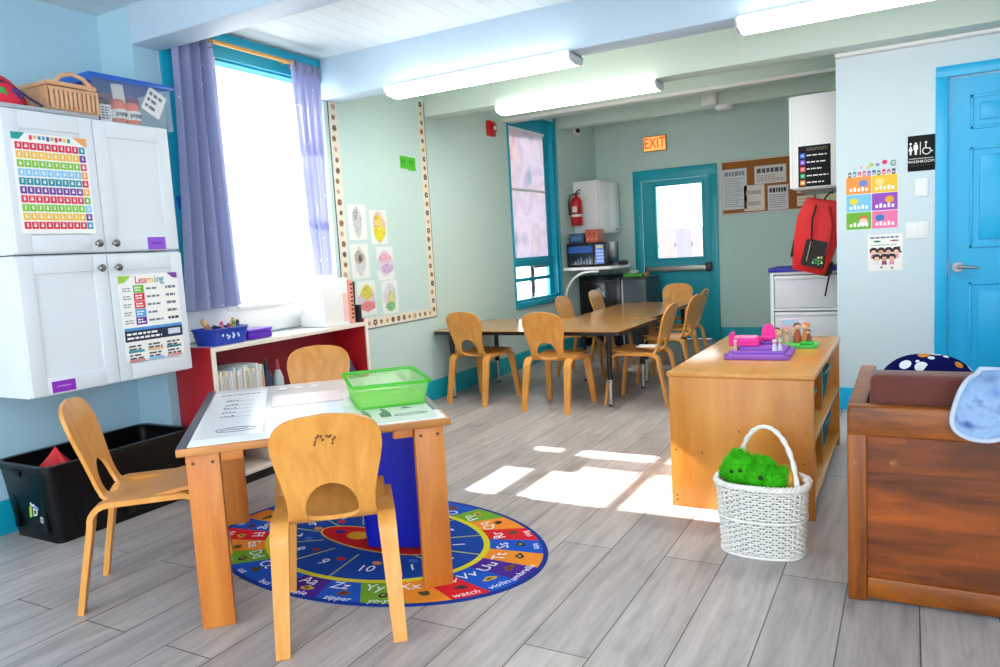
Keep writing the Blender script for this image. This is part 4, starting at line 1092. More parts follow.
ontable('stickers', 'row of three pale grey cut-out shapes at the far edge of table', 'sticker', m, -.12, .42)
m = MB(); m.box((-.15, -.19, 0), (.15, .19, .0009), P('e9efe8', .2, var=.01)); GRN = P('5f8a68', .7)
for x, s in ((-.09, 1), (-.02, 1.05)):
    m.prism([(x - .016 * s, -.10), (x + .02 * s, -.10), (x + .022 * s, -.03), (x + .012 * s, .03), (x + .004 * s, .06), (x - .006 * s, .05), (x - .002 * s, .0), (x - .018 * s, -.04)], .0009, .0013, GRN)
pts = [(.06 * cos(a), .018 * sin(a) * (1 - .3 * cos(a))) for a in [2 * pi * i / 24 for i in range(25)]]
m.tube([(p[0] + .07, p[1] - .09, .0012) for p in pts], .0014, P('8a968c', .7), 4); m.tube([(.01, -.09, .0012), (.13, -.085, .0012)], .0012, P('8a968c', .7), 4)
m.prism([(.05, .02), (.09, .02), (.08, .045), (.06, .045)], .0009, .0013, P('3a6a4a', .7))
ontable('placemat', 'white sheet with green animal shapes at right end of table', 'placemat', m, TW/2 - .19, -TD/2 + .215)
# translucent lime tray
t = thing('plastic_tray', 'translucent lime green tray on right part of the white topped table', 'tray', (-1.838, 2.334, TT + .0022), 46)
LIME = TRANSLUCENT('lime_plastic', 'a4ef78', .5, .5, .15); LIME2 = TRANSLUCENT('lime_plastic_thick', '5fdc3c', .4, .12, .15)
def trayf(u, v, o=0):
    pts = rrect(1, 1, .07, 4); q = pts[int(round(u * len(pts))) % len(pts)]; s = .88 + .12 * v
    return (q[0] * (.292 - o) * s, q[1] * (.385 - o) * s, .09 * v)
n = len(rrect(1, 1, .07, 4))
m = MB(); m.grid(lambda u, v: trayf(u, v), n, 5, LIME, closed_u=True); m.build('tub', t)
m = MB(); m.prism(rrect(.252, .335, .02), .0, .004, LIME); m.tube([(x, y, .006) for x, y in rrect(.254, .337, .02)], .0045, LIME2, 6, closed=True); m.build('base', t)
m = MB(); m.tube([(x, y, .09) for x, y in rrect(.297, .39, .025, 5)], .0065, LIME2, 8, closed=True); m.build('rim', t)

# blue waste bin
t = thing('waste_bin', 'tall blue plastic bin on the rug under the table right end', 'bin', (-1.865, 2.425, .0105), 20)
BB = P('0618be', .4, var=.08)
def binf(u, v, o=0):
    pts = rrect(1, 1, .16, 5); q = pts[int(round(u * len(pts))) % len(pts)]; s = .82 + .18 * v
    return (q[0] * (.33 - o) * s, q[1] * (.27 - o) * s, .50 * v)
n = len(rrect(1, 1, .16, 5)); m = MB(); m.grid(lambda u, v: binf(u, v), n, 6, BB, closed_u=True); m.grid(lambda u, v: binf(u, v * .98 + .02, .008), n, 6, BB, closed_u=True); m.prism(rrect(.266, .218, .04), 0, .006, BB); m.build('tub', t)
m = MB(); m.tube([binf(i / n, 1) for i in range(n)], .009, BB, 8, closed=True); m.build('rim', t)

# ================================================================== RIGHT FOREGROUND
DX0, DX1, DY0, DY1, DH = -.938, -.338, 3.20, 4.46, .614
dr = thing('shelf_unit', 'honey maple toy shelf with puzzle boards on top, beside the wicker basket', 'shelf', (DX0, DY0, 0), 0)
W_, L_ = DX1 - DX0, DY1 - DY0
m = MB(); m.box((-.008, -.008, DH - .024), (W_ + .006, L_ + .006, DH), MAPLET, .008, seg=3); m.build('top', dr)
m = MB(); m.box((0, 0, .0), (W_, .02, DH - .024), MAPLE, .003)
for x, z in ((.025, .05), (.025, .26), (.14, .255), (.27, .245), (.40, .24), (.56, .24), (.025, .03), (.30, .36)): m.cyl((x, .001, z), (x, -.0012, z), .0045, P('6a3a14', .6), 8)
m.build('end_panel', dr)
MB().box((0, L_ - .02, 0), (W_, L_, DH - .024), MAPLE, .003).build('end_panel', dr)
MB().box((0, .02, .03), (.012, L_ - .02, DH - .024), MAPLE).build('back_panel', dr)
MB().box((.012, L_ / 2 - .01, .075), (W_ - .03, L_ / 2 + .01, DH - .024), MAPLE).build('divider', dr)
for z in (.335, .075): MB().box((.012, .02, z - .02), (W_ - .004, L_ - .02, z), MAPLET, .003).build('shelf', dr)
MB().box((.02, .022, 0), (W_ - .04, L_ - .022, .05), DARK).build('plinth', dr)
def shelfbin(lab, y, z, hx, w=.30, h=.15, d=.34, clear=.0):
    t = thing('toy_bin', lab, 'bin', (DX1 - .03, DY0 + y, z + .001), 0, 'plastic bins in the maple toy shelf')
    mt = TRANSLUCENT('bin_' + hx, hx, .3, clear, .1)
    def f(u, v, o=0):
        pts = rrect(1, 1, .1, 3); q = pts[int(round(u * len(pts))) % len(pts)]; s = .86 + .14 * v
        return (-d / 2 + q[0] * (d - o) * s, q[1] * (w - o) * s, h * v)
    n = len(rrect(1, 1, .1, 3)); m = MB(); m.grid(lambda u, v: f(u, v), n, 3, mt, closed_u=True); m.prism([(x - d / 2, y_) for x, y_ in rrect(d * .86, w * .86, .02)], 0, .004, mt); m.build('tub', t)
    m = MB(); m.tube([f(i / n, 1) for i in range(n)], .007, P(hx, .4), 6, closed=True); m.build('rim', t)
    m = MB(); rn = random.Random(int(y * 100))
    for q in range(14): m.ball((-d / 2 + rn.uniform(-.1, .1), rn.uniform(-w * .3, w * .3), h * rn.uniform(.3, .85)), (.04, .04, .03), P(rn.choice(['2a2f38', '3a4450', '1f2a30', '54606a']), .6), 1)
    m.build('toys', t, kind='stuff')
    return t
shelfbin('teal toy bin of dark toys on the upper shelf, nearest the viewer', .22, .335, '1d9aa4', clear=.25)
shelfbin('teal toy bin of dark toys on the upper shelf, farther along', .92, .335, '1d9aa4', clear=.25)
shelfbin('teal toy bin on the bottom shelf, farther along the maple unit', .92, .075, '1f8fa8', clear=.25)
m = MB(); m.box((-.28, -.13, 0), (0, .13, .13), P('e0b420', .5), .012); m.build('yellow_box'); o = bpy.data.objects['yellow_box']; o.location = (DX1 - .03, DY0 + .22, .0755); tag(o, 'yellow box on the bottom shelf of the maple toy shelf', 'box')
m = MB(); m.box((-.12, -.09, 0), (.12, .09, .05), P('2a6fc0', .5), .01); o = m.build('blue_box'); o.location = (DX1 - .16, DY0 + .24, .2062); tag(o, 'small blue box stacked on the yellow box in the toy shelf', 'box')

# toys on top
ZD = DH + .001
t = thing('puzzle_board', 'stepped purple foam board lying on the maple toy shelf top', 'toy board', (-.63, 3.70, ZD), 2)
PURP = P('9a5cc8', .5)
m = MB(); m.box((-.145, -.14, 0), (.145, .16, .02), PURP, .003); m.build('base', t)
m = MB(); m.box((-.12, -.095, .02), (.12, .155, .034), PURP, .003); m.build('middle_step', t)
m = MB(); m.box((-.085, -.055, .034), (.085, .15, .05), PURP, .003); m.build('top_step', t)
for a, b in (((-.145, -.14, .02), (-.125, -.118, .028)), ((.12, -.14, .02), (.145, -.118, .028)), ((.0, .03, .05), (.06, .10, .066))): MB().box(a, b, P('8a4fbc', .5), .003).build('peg', t)
PINK = P('f0189a', .4); PINKL = P('f58ac0', .5)
t = thing('toy_bed', 'hot pink toy bed standing on the purple board', 'toy', (-.682, 3.70, ZD + .0515), 2)
m = MB(); m.box((-.075, -.05, .012), (.055, .05, .034), PINK, .006); m.box((-.075, -.05, 0), (.055, -.035, .016), PINK, .004); m.box((-.075, .035, 0), (.055, .05, .016), PINK, .004); m.build('frame', t)
m = MB(); m.box((-.085, -.052, 0), (-.070, .052, .062), PINK, .008); m.build('headboard', t)
m = MB(); m.box((-.065, -.04, .034), (.04, .04, .044), PINKL, .005); m.build('mattress', t)
t = thing('toy_chair', 'hot pink toy armchair next to the toy bed on the purple board', 'toy', (-.60, 3.765, ZD + .067), 8)
m = MB(); m.box((-.03, -.03, 0), (.03, .03, .03), PINK, .008); m.build('seat', t); m = MB(); m.prism([(-.032, 0), (.032, 0), (.030, .05), (.018, .072), (0, .078), (-.018, .072), (-.030, .05)], .018, .034, PINK, RX(90) @ T((0, 0, -.05))); m.build('backrest', t)
def figure(lab, x, y, z, h, hx, hair, grp='little toy figures on the shelf top'):
    t = thing('toy_figure', lab, 'toy figure', (x, y, z), random.uniform(-30, 30), grp)
    m = MB(); m.lathe([(h * .20, 0), (h * .19, h * .3), (h * .12, h * .55), (h * .08, h * .62)], P(hx, .5), 14, sy=.8); m.build('body', t)
    m = MB(); m.ball((0, 0, h * .78), h * .17, P('eec0a0', .5), 2); m.build('head', t)
    m = MB(); m.ball((0, h * .03, h * .84), (h * .185, h * .17, h * .15), P(hair, .6), 2); m.build('hair', t)
figure('cream toy figure at the left corner of purple board', -.735, 3.645, ZD + .035, .05, 'e8d2a0', 'e9dcc0')
figure('tan crouching toy figure at front left of the purple board', -.725, 3.615, ZD + .035, .03, 'd8b070', 'c9a060')
figure('pale toy figure with fair hair behind the pink toys', -.615, 3.95, ZD, .105, 'f0d8c8', 'e9cf9a')
figure('small yellow toy figure behind the pink toys', -.575, 3.91, ZD, .10, 'ead9a8', 'd9b56a')
figure('clear white toy figure on right corner of the purple board', -.552, 3.625, ZD + .035, .055, 'dfe6f2', 'e6ecf6')
figure('pale lilac toy figure on right corner of the purple board', -.530, 3.64, ZD + .035, .052, 'd6d9ee', 'cfd6f0')
t = thing('green_tray', 'small bright green play mat board behind purple board', 'toy board', (-.525, 4.03, ZD), 4)
GRB = P('4fd85a', .5)
m = MB(); m.prism(rrect(.24, .15, .02), 0, .016, GRB); m.build('base', t); m = MB(); m.box((.04, -.06, .016), (.10, .03, .03), P('2fb83f', .5), .005); m.build('step', t)
figure('pink haired toy figure on the green board, at its left', -.60, 4.02, ZD + .017, .085, 'e8b0b8', '5a3a2a')
figure('peach toy figure in the middle of the green board', -.56, 4.04, ZD + .017, .08, 'f0b8a8', 'd98a6a')
figure('brown haired toy figure on the green board', -.505, 4.06, ZD + .017, .105, 'c05a40', '6a3020')
figure('orange toy figure at the right of the green board', -.465, 4.06, ZD + .017, .105, 'f08a50', 'e07038')
figure('dark toy figure low at the right of the green board', -.445, 4.01, ZD + .031, .06, '7a4a30', '3a2418')
t = thing('toy_house_panel', 'pale pink printed toy panel standing on the green board', 'toy', (-.545, 4.095, ZD + .017), 3)
m = MB(); m.box((-.05, -.004, 0), (.05, .004, .12), P('f0c0d6', .5), .002); m.build('panel', t); m = MB(); m.box((-.04, -.0048, .085), (.04, -.004, .115), P('b9d6f0', .5)); m.box((-.03, -.0048, .02), (-.01, -.004, .06), P('d8607a', .5)); m.box((.01, -.0048, .03), (.035, -.004, .07), P('f0e0a0', .5)); m.build('print', t)

# wicker basket
WK = P('efede8', .6, var=.1, scale=60); WKD = P('bdb6aa', .7, var=.1)
bt = thing('wicker_basket', 'white wicker basket with hoop handle on the floor before the maple shelf', 'basket', (-.487, 2.842, 0), 3)
BXR, BYR, BH = .156, .112, .270
def bpos(a, z, off=0):
    k = z / BH; s = .92 + .10 * k + (.03 if k > .9 else 0)
    sup = 2.6; c, s_ = cos(a), sin(a)
    rr = (abs(c) ** sup + abs(s_) ** sup) ** (-1 / sup)
    return ((BXR * s) * c * rr + off * c, (BYR * s) * s_ * rr + off * s_, z)
NS = 44
m = MB(); rows = 26
for r_ in range(rows):
    z = .006 + r_ * (BH - .014) / rows; pts = []
    for i in range(NS * 4):
        a = 2 * pi * i / (NS * 4); off = .0055 * sin(NS / 2 * a + (pi if r_ % 2 else 0)); pts.append(bpos(a, z, off))
    m.tube(pts, .0040, WK, 5, closed=True)
m.build('weave', bt, angle=80)
m = MB()
for i in range(NS): a = 2 * pi * (i + .5) / NS; m.tube([bpos(a, .003), bpos(a, BH * .5), bpos(a, BH - .004)], .0030, WK, 5)
m.build('stakes', bt, kind='stuff', angle=80)
m = MB()
for ph in (0, 2.1, 4.2): m.tube([tuple(Vector(bpos(2 * pi * i / 132, BH)) + Vector((.008 * cos(22 * 2 * pi * i / 132 + ph) * cos(2 * pi * i / 132), .008 * cos(22 * 2 * pi * i / 132 + ph) * sin(2 * pi * i / 132), .008 * sin(22 * 2 * pi * i / 132 + ph)))) for i in range(132)], .0062, WK, 6, closed=True)
m.build('braided_rim', bt, angle=80)
m = MB(); m.tube([bpos(2 * pi * i / 90, .142, .007) for i in range(90)], .0055, WK, 6, closed=True); m.tube([bpos(2 * pi * i / 90, .006, .005) for i in range(90)], .006, WK, 6, closed=True); m.build('band', bt, angle=80)
m = MB(); m.prism([bpos(2 * pi * i / 40, 0, -.006)[:2] for i in range(40)], .002, .008, WKD); m.build('base', bt)
m = MB(); m.grid(lambda u, v: bpos(2 * pi * u, .008 + v * (BH - .03), -.0095), 48, 6, P('7c7466', .9), closed_u=True); m.build('shade_liner', bt)  # dark inner sheet added, standing for shade behind the weave
m = MB(); pth = []
for i in range(41):
    u = i / 40; a = pi * u; x = -.095 * cos(a) + .035 * u ; y = .085 - .150 * u
    pth.append((x, y, BH - .01 + .215 * sin(a)))
for ph in (0, pi):
    q = [(p[0] + .0035 * cos(.9 * i + ph), p[1] + .0035 * sin(.9 * i + ph), p[2]) for i, p in enumerate(pth)]; m.tube(q, .0072, WK, 7)
m.build('handle', bt, angle=80)
m = MB(); m.tube([(BXR * 1.02, -.0, BH), (BXR * 1.12, 0, BH + .012), (BXR * 1.06, 0, BH + .026), (BXR * .96, .005, BH + .018)], .006, WK, 6); m.ball((BXR * 1.0, -.012, BH + .016), (.014, .012, .012), WK, 2); m.build('handle_knot', bt)
def plush(name, lab, balls, hx, loc, fur, n, eyes):
    t = thing(name, lab, 'plush toy', loc)
    m = MB(); mt = P(hx, .95, var=.2, scale=50, spec=.1); rn = random.Random(5)
    for c, r in balls: m.ball(c, r, mt, 3, noise=.025)
    vs = []; fs = []
    for q in range(n):
        c, r = rn.choices(balls, weights=[b[1][0] * b[1][1] for b in balls])[0]; d = Vector((rn.gauss(0, 1), rn.gauss(0, 1), rn.gauss(0, 1))).normalized()
        p = Vector((c[0] + d.x * r[0] * .98, c[1] + d.y * r[1] * .98, c[2] + d.z * r[2] * .98)); s = d.orthogonal().normalized(); s.rotate(Matrix.Rotation(rn.random() * 6.28, 3, d))
        e = p + d * fur * rn.uniform(.7, 1.3) + Vector((rn.gauss(0, 1), rn.gauss(0, 1), rn.gauss(0, 1))) * fur * .45; k = len(vs); s2 = d.cross(s)
        vs += [p + s * .0022, p - s * .0022 , p + s2 * .002, e]; fs += [(k, k + 1, k + 3), (k + 1, k + 2, k + 3), (k + 2, k, k + 3)]
    m.add(vs, fs, mt); m.build('furry_body', t, angle=60)
    for c, r in eyes: MB().ball(c, r, P('0c1a0c', .15), 2).build('eye', t)
    return t
plush('plush_toy', 'fuzzy bright green plush animal flopped in the wicker basket', [((-.075, -.02, .03), (.062, .058, .062)), ((-.01, -.03, .012), (.060, .055, .046)), ((.045, -.035, .0), (.050, .048, .046)), ((-.085, -.01, .085), (.020, .02, .018)), ((-.03, .01, .058), (.022, .02, .018)), ((.0, .0, .045), (.05, .04, .03)), ((.075, -.02, .022), (.022, .022, .024)), ((-.125, .0, .01), (.026, .03, .03)), ((.0, .01, -.05), (.11, .06, .06))],
      '3fb51c', (-.487, 2.842, .285), .011, 5200, [((.012, -.092, .022), .009), ((-.062, -.084, .040), .007), ((-.095, -.078, .032), .007)])
plush('plush_toy', 'tan plush animal behind the green one in the basket', [((.105, .0, .0), (.036, .04, .045)), ((.085, .03, .02), (.03, .03, .03)), ((.07, .03, -.06), (.05, .05, .05)), ((.112, .01, .05), (.006, .006, .026))],
      'd9a04a', (-.487, 2.842, .275), .007, 1500, [((.125, -.032, .012), .004)])

# wooden settee seen from behind
SX0, SX1, SY0, SH = -.172, 1.18, 2.53, .64
st = thing('wooden_settee', 'worn dark wood settee seen from behind at right edge', 'settee', (SX0, SY0, 0), 0)
LW = SX1 - SX0
for x in (0, LW - .056): MB().box((x, 0, 0), (x + .056, .05, SH - .03), DKWP, .006, seg=3).build('back_post', st)
MB().box((0, -.002, SH - .098), (LW, .052, SH), DKWR, .010, seg=3).build('top_rail', st)
MB().box((.056, .002, .012), (LW - .056, .046, .082), DKWR, .006).build('bottom_rail', st)
MB().box((.056, .018, .082), (LW - .056, .034, SH - .098), DKW).build('back_panel', st)
for x in (0, LW - .056):
    m = MB(); m.box((x, .05, SH - .035), (x + .056, .80, SH), DKWR, .008, seg=3); m.build('arm', st)
    m = MB(); m.box((x + .006, .05, .05), (x + .05, .75, SH - .035), DKWP, .003); m.build('arm_panel', st)
    MB().box((x, .74, 0), (x + .056, .80, SH - .035), DKWP, .006).build('front_post', st)
MB().box((.05, .05, .20), (LW - .05, .78, .26), DKWR, .004).build('seat_deck', st)
CUS = P('683a32', .85, var=.1, scale=30, spec=.15, sheen=.2)
def cushion(name, lab, a, b, mat, r):
    c = [(p + q) / 2 for p, q in zip(a, b)]; m = MB(); m.box([p - k for p, k in zip(a, c)], [q - k for q, k in zip(b, c)], mat, r, seg=4)
    m2 = MB()
    o = m.build(name, angle=70); o.location = c; tag(o, lab, 'cushion'); return o
cushion('seat_cushion', 'brown seat cushion lying on the settee deck', (SX0 + .06, SY0 + .20, .262), (SX1 - .06, SY0 + .77, .36), CUS, .035)
cushion('back_cushion', 'brown back cushion showing above the settee top rail', (SX0 + .062, SY0 + .06, .365), (SX1 - .062, SY0 + .185, .728), CUS, .022)
PILW = TRANSLUCENT('pillow_print', '1b1d5e', 0, 0, 0)
nt = PILW.node_tree; dn = [n for n in nt.nodes if n.type == 'BSDF_DIFFUSE'][0]
tc = nt.nodes.new('ShaderNodeTexCoord'); vo = nt.nodes.new('ShaderNodeTexVoronoi'); vo.inputs['Scale'].default_value = 21; vo.inputs['Randomness'].default_value = .9
nt.links.new(tc.outputs['Object'], vo.inputs['Vector'])
rp = nt.nodes.new('ShaderNodeValToRGB'); rp.color_ramp.interpolation = 'CONSTANT'
rp.color_ramp.elements[0].color = lin('e9edf0'); rp.color_ramp.elements[1].position = .36; rp.color_ramp.elements[1].color = lin('15174f')
nt.links.new(vo.outputs['Distance'], rp.inputs['Fac'])
wn = nt.nodes.new('ShaderNodeSeparateColor'); nt.links.new(vo.outputs['Color'], wn.inputs[0]); rq = nt.nodes.new('ShaderNodeValToRGB'); rq.color_ramp.interpolation = 'CONSTANT'
rq.color_ramp.elements[0].color = lin('15174f'); rq.color_ramp.elements[1].position = .25; rq.color_ramp.elements[1].color = lin('e4e8ec'); e = rq.color_ramp.elements.new(.8); e.color = lin('d98a3a')
nt.links.new(wn.outputs[0], rq.inputs['Fac']); gt = nt.nodes.new('ShaderNodeMath'); gt.operation = 'LESS_THAN'; gt.inputs[1].default_value = .46; nt.links.new(vo.outputs['Distance'], gt.inputs[0])
mx = nt.nodes.new('ShaderNodeMix'); mx.data_type = 'RGBA'; mx.inputs['A'].default_value = lin('15174f'); nt.links.new(gt.outputs[0], mx.inputs['Factor']); nt.links.new(rq.outputs['Color'], mx.inputs['B']); nt.links.new(mx.outputs['Result'], dn.inputs['Color'])
def pil(u, v):
    a = 2 * pi * u; b = pi * (v - .5); e = .55
    sg = lambda c, p: (abs(c) ** p) * (1 if c >= 0 else -1)
    return (.165 * sg(cos(b), .7) * sg(cos(a), .8), .10 * sin(b) * 1.0 * (1 - .25 * abs(cos(a))) , .192 * sg(cos(b), .7) * sg(sin(a), .8))
m = MB(); m.grid(pil, 48, 24, PILW, closed_u=True); o = m.build('throw_pillow', angle=80); o.location = (.055, 2.885, .565); o.rotation_euler = (radians(-22), 0, 0)
tag(o, 'navy patterned pillow behind the brown cushion on the settee', 'pillow')
# blue quilted cloth draped over the back
def drape(u, v):
    a = 2 * pi * u; ca, sa = .15 * v * cos(a), .088 * v * sin(a); cr, sr = cos(radians(38)), sin(radians(38))
    x = .312 + ca * cr - sa * sr; L = .106 + ca * sr + sa * cr   # L: height up the front, then over the rail
    if L < .085: y, z = -.016, .555 + L
    elif L < .17: q = (L - .085) / .085; y, z = -.016 + .075 * q * q, .64 + .085 * sin(q * pi / 2)
    else: q = (L - .17); y, z = .059 + q * .8, .742
    w_ = .006 * sin(6 * pi * u + 5 * v) * v + .004 * sin(14 * v)
    return (x, y - abs(w_) - .006, z + .003 * sin(8 * pi * u + 7 * v) * v + .012)
DEN = TRANSLUCENT('pale_blue_quilt', '9fb6d6', 0, 0, 0, pattern=(11, ['5a7ab2', '7f9dca', '93afd4', '44659f']))
t = thing('draped_cloth', 'pale blue quilted cloth hanging over the settee top rail', 'cloth', (SX0 + .10, SY0, 0))
m = MB(); m.grid(drape, 60, 24, DEN, closed_u=True); m.grid(lambda u, v: (lambda p: (p[0], p[1] + .007, p[2] - .006))(drape(u, v)), 60, 24, DEN, closed_u=True); m.build('cloth', t, angle=80)
m = MB(); m.tube([drape(i / 60, 1) for i in range(60)], .0075, P('b9c4d8', .8), 6, closed=True); m.build('piping', t, angle=80)
m = MB(); m.tube([(.345, .06, .755), (.355, .05, .785), (.37, .06, .765)], .008, P('c9d3e6', .8), 6); m.build('loop', t)

# ================================================================== RIGHT WALL THINGS
def poster_tiles(m):
    W, H = .30, .34
    cols = [('f29a4a', 'f0c53a'), ('7cc6ec', '9a4fc0'), ('6fb43a', 'f07ab0')]
    m.box((-W/2, -H/2, 0), (W/2, H/2, .0012), PAPER)
    for r in range(3):
        for c in range(2):
            x0 = -W/2 + c * W/2 + .002; y1 = H/2 - r * H/3 - .002; y0 = y1 - H/3 + .004
            m.box((x0, y0, .0014), (x0 + W/2 - .004, y1, .0020), P(cols[r][c], .7))
            pts = [(x0 + (.045 if (r + c) % 2 else .10) + .026 * cos(a), (y0 + y1) / 2 + .012 + .022 * sin(a)) for a in [2 * pi * i / 18 for i in range(18)]]
            m.prism(pts, .002, .0024, P([['6f8ad0', 'f6dc8a'], ['e8d84a', 'e6a83a'], ['d9783a', '3a7fc8']][r][c], .7))
            for q in range(5): m.box((x0 + .02 + q * .023, y0 + .016, .0024), (x0 + .035 + q * .023, y0 + .036 + .008 * (q % 2), .0028), PAPER)
            if r == 2 and c == 0:
                m.prism([(p[0] * 1.0, p[1] - .018) for p in pts], .0024, .0026, P('f0d0b8', .7)); m.prism([(x0 + .10 + .03 * cos(a), (y0 + y1) / 2 - .02 + .012 * sin(a)) for a in [2 * pi * i / 14 for i in range(14)]], .0026, .003, PAPER)
flat('wall_poster', 'poster of six bright colour tiles on the white wall', 'poster', BACKW(-.214, 1.365, YP), poster_tiles)
def heading(m):
    cs = ['5a5a66', '3597c0', 'd9384f', 'e06a8a', '7a3f9c', '3a5a98', '2d7a58', 'e0395f', 'c04a78', '50505c']
    for i, hx in enumerate(cs): m.box((-.135 + i * .028, -.04 + .004 * (i % 3), 0), (-.117 + i * .028, -.008 + .004 * (i % 2), .0014), P(hx, .7)); m.box((-.130 + i * .028, -.03, .0014), (-.122 + i * .028, -.02, .002), PAPER)
    for i, (x, y, hx, s) in enumerate(((.0, .03, 'b9c86a', .014), (.035, .028, '8a8ac0', .012), (.075, .04, 'd8406a', .016), (-.02, .015, 'e0b84a', .01), (-.06, .02, 'e0a0b0', .008), (-.10, .012, '9ad0c0', .006))):
        m.prism([(x + s * cos(a), y + s * .9 * sin(a)) for a in [2 * pi * k / 12 for k in range(12)]], 0, .0014, P(hx, .7))
    m.tube([(.125 + .014 * cos(a), .03 + .016 * sin(a), .001) for a in [.7 + 5 * k / 12 for k in range(13)]], .003, P('2f5a4a', .7), 5); m.box((.124, .027, 0), (.14, .031, .0014), P('2f5a4a', .7))
flat('letter_cutouts', 'row of small coloured cut-out letters above the six tile poster', 'letters', BACKW(-.214, 1.572, YP), heading)
def kids(m):
    W, H = .20, .235; m.box((-W/2, -H/2, 0), (W/2, H/2, .0012), PAPER)
    scribble(m, -.085, .085, .088, .107, 1, P('5a6a98', .7), .0013, .45, .05, .14); m.prism([(-.045 + .022 * cos(a), .072 + .006 * sin(a)) for a in [2 * pi * i / 14 for i in range(14)]], .0013, .0018, P('1f7a4a', .7)); m.prism([(.055 + .026 * cos(a), .074 + .005 * sin(a)) for a in [2 * pi * i / 14 for i in range(14)]], .0013, .0018, P('b0406a', .7))
    scribble(m, -.08, .04, .07, .056, 1, P('9ab8a8', .7), .0013, .4, .1, .12)
    rn = random.Random(9); z = .0014
    for r in range(2):
        for c in range(4 - r):
            x, y = -.065 + c * .043 + r * .018, .008 - r * .042; ci = lambda rx, ry, dx=0, dy=0: [(x + dx + rx * cos(a), y + dy + ry * sin(a)) for a in [2 * pi * i / 16 for i in range(16)]]
            m.prism(ci(.024, .022, 0, .004), z, z + .0004, P(['2a1f28', '3a2430', '1f2030'][(r + c) % 3], .7)); m.prism(ci(.015, .014, 0, -.006), z + .0004, z + .0008, P(['f0c8b0', 'd9a080', 'e8b8a0'][c % 3], .7))
            m.prism([(x - .016, y - .045), (x + .016, y - .045), (x + .012, y - .018), (x - .012, y - .018)], z, z + .0003, P(['d0506a', 'e6e6ee', '8a4a78', 'e0a0b0'][(c + r) % 4], .7))
    for x, y in ((.08, .03), (.088, .0), (-.02, -.095), (.04, -.1)): m.prism([(x + .007 * cos(a), y + .006 * sin(a)) for a in [2 * pi * i / 10 for i in range(10)]], z, z + .0004, P('33283a', .7))
flat('wall_poster', 'small white poster of cartoon children faces below the six tile poster', 'poster', BACKW(-.138, 1.040, YP), kids)
def rsign(m):
    W, H = .148, .218; m.box((-W/2, -H/2, 0), (W/2, H/2, .006), P('0d1013', .6, spec=.2), .003); Wh = P('f2f3f4', .5); z = .0062
    ci = lambda x, y, r: m.prism([(x + r * cos(a), y + r * sin(a)) for a in [2 * pi * i / 16 for i in range(16)]], z, z + .0006, Wh)
    ci(-.058, .060, .007); m.prism([(-.058, .052), (-.070, .018), (-.064, .018), (-.062, -.008), (-.054, -.008), (-.052, .018), (-.046, .018)], z, z + .0006, Wh)
    ci(-.030, .060, .007); m.prism([(-.042, .052), (-.018, .052), (-.018, .022), (-.023, .022), (-.024, -.008), (-.036, -.008), (-.037, .022), (-.042, .022)], z, z + .0006, Wh)
    m.box((-.007, -.010, z), (-.003, .068, z + .0006), Wh)
    ci(.025, .062, .007)
    m.tube([(.024, .052, z), (.026, .028, z), (.046, .026, z), (.054, .006, z), (.062, .010, z)], .004, Wh, 6)
    m.tube([(.028 + .021 * cos(a), .012 + .021 * sin(a), z) for a in [radians(110 + 230 * i / 16) for i in range(17)]], .0032, Wh, 6)
    m.box((-.066, -.034, z), (.066, -.031, z + .0006), Wh); m.text('WASHROOM', .0245, Wh, T((0, -.052, z)), .0008)
    for q in range(12): m.ball((-.055 + q * .010, -.075, z), (.0018, .0018, .001), P('8a8f94', .5), 1)
flat('restroom_sign', 'black washroom sign with white figures and wheelchair beside the blue door', 'sign', BACKW(.063, 1.645, YP), rsign)
def plate(w, h, tog):
    def f(m):
        m.box((-w/2, -h/2, 0), (w/2, h/2, .006), P('e6ebee', .4), .003)
        if tog: m.box((-.022, -.022, .006), (-.004, .022, .010), WHITE, .002); m.box((.010, -.022, .006), (.028, .022, .010), WHITE, .002)
        else: m.ball((0, h * .38, .006), (.003, .003, .001), GREY, 1); m.ball((0, -h * .38, .006), (.003, .003, .001), GREY, 1)
    return f
flat('blank_plate', 'blank white wall plate under the black washroom sign', 'wall plate', BACKW(.066, 1.432, YP), plate(.072, .112, False))
flat('light_switch', 'white double light switch on the wall beside the blue door', 'light switch', BACKW(.042, 1.170, YP), plate(.125, .105, True))

# upper cabinet, backpack, drawers in the alcove
t = thing('hanging_cabinet', 'white hanging cabinet with black notice on its side by the alcove', 'cabinet', (-.752, 5.75, 1.515), 0)
m = MB(); m.box((.018, 0, 0), (.385, .86, .64), OFFW, .002); m.build('body', t)
for k in range(2): MB().box((0, .002 + k * .43, .0), (.017, .428 + k * .43, .64), WHITE, .003).build('door', t)
m = MB(); m.box((.03, .02, -.012), (.38, .84, 0), P('b9bdb8', .5)); m.build('bottom_panel', t)
def notice(m):
    W, H = .212, .285; m.box((-W/2, -H/2, 0), (W/2, H/2, .002), P('14161b', .7, spec=.2)); scribble(m, -.05, .105, .09, .13, 2, P('8a7a6a', .6), .0022, .4, .1, .16)
    for i, hx in enumerate(['2a5ad0', '7a40c8', 'd8404a', '1f8a50', 'e0863a']):
        y = .075 - i * .047; m.box((-.095, y - .018, .002), (-.06, y + .018, .0028), P(hx, .6)); m.box((-.086, y - .008, .0028), (-.068, y + .008, .0032), P(['9ab8f0', 'c9b0f0', 'f0b0b0', '9ad8b0', 'f6e0b0'][i], .6))
        scribble(m, -.05, y - .010, .095, y + .010, 1, PAPER, .0022, .38, .3, .2)
flat('notice_sheet', 'black notice with five coloured icons on the hanging cabinet side', 'notice', BACKW(-.588, 1.662, 5.75), notice)
BKR = P('d8161c', .6, var=.08); BKB = P('1c1214', .7, var=.1)
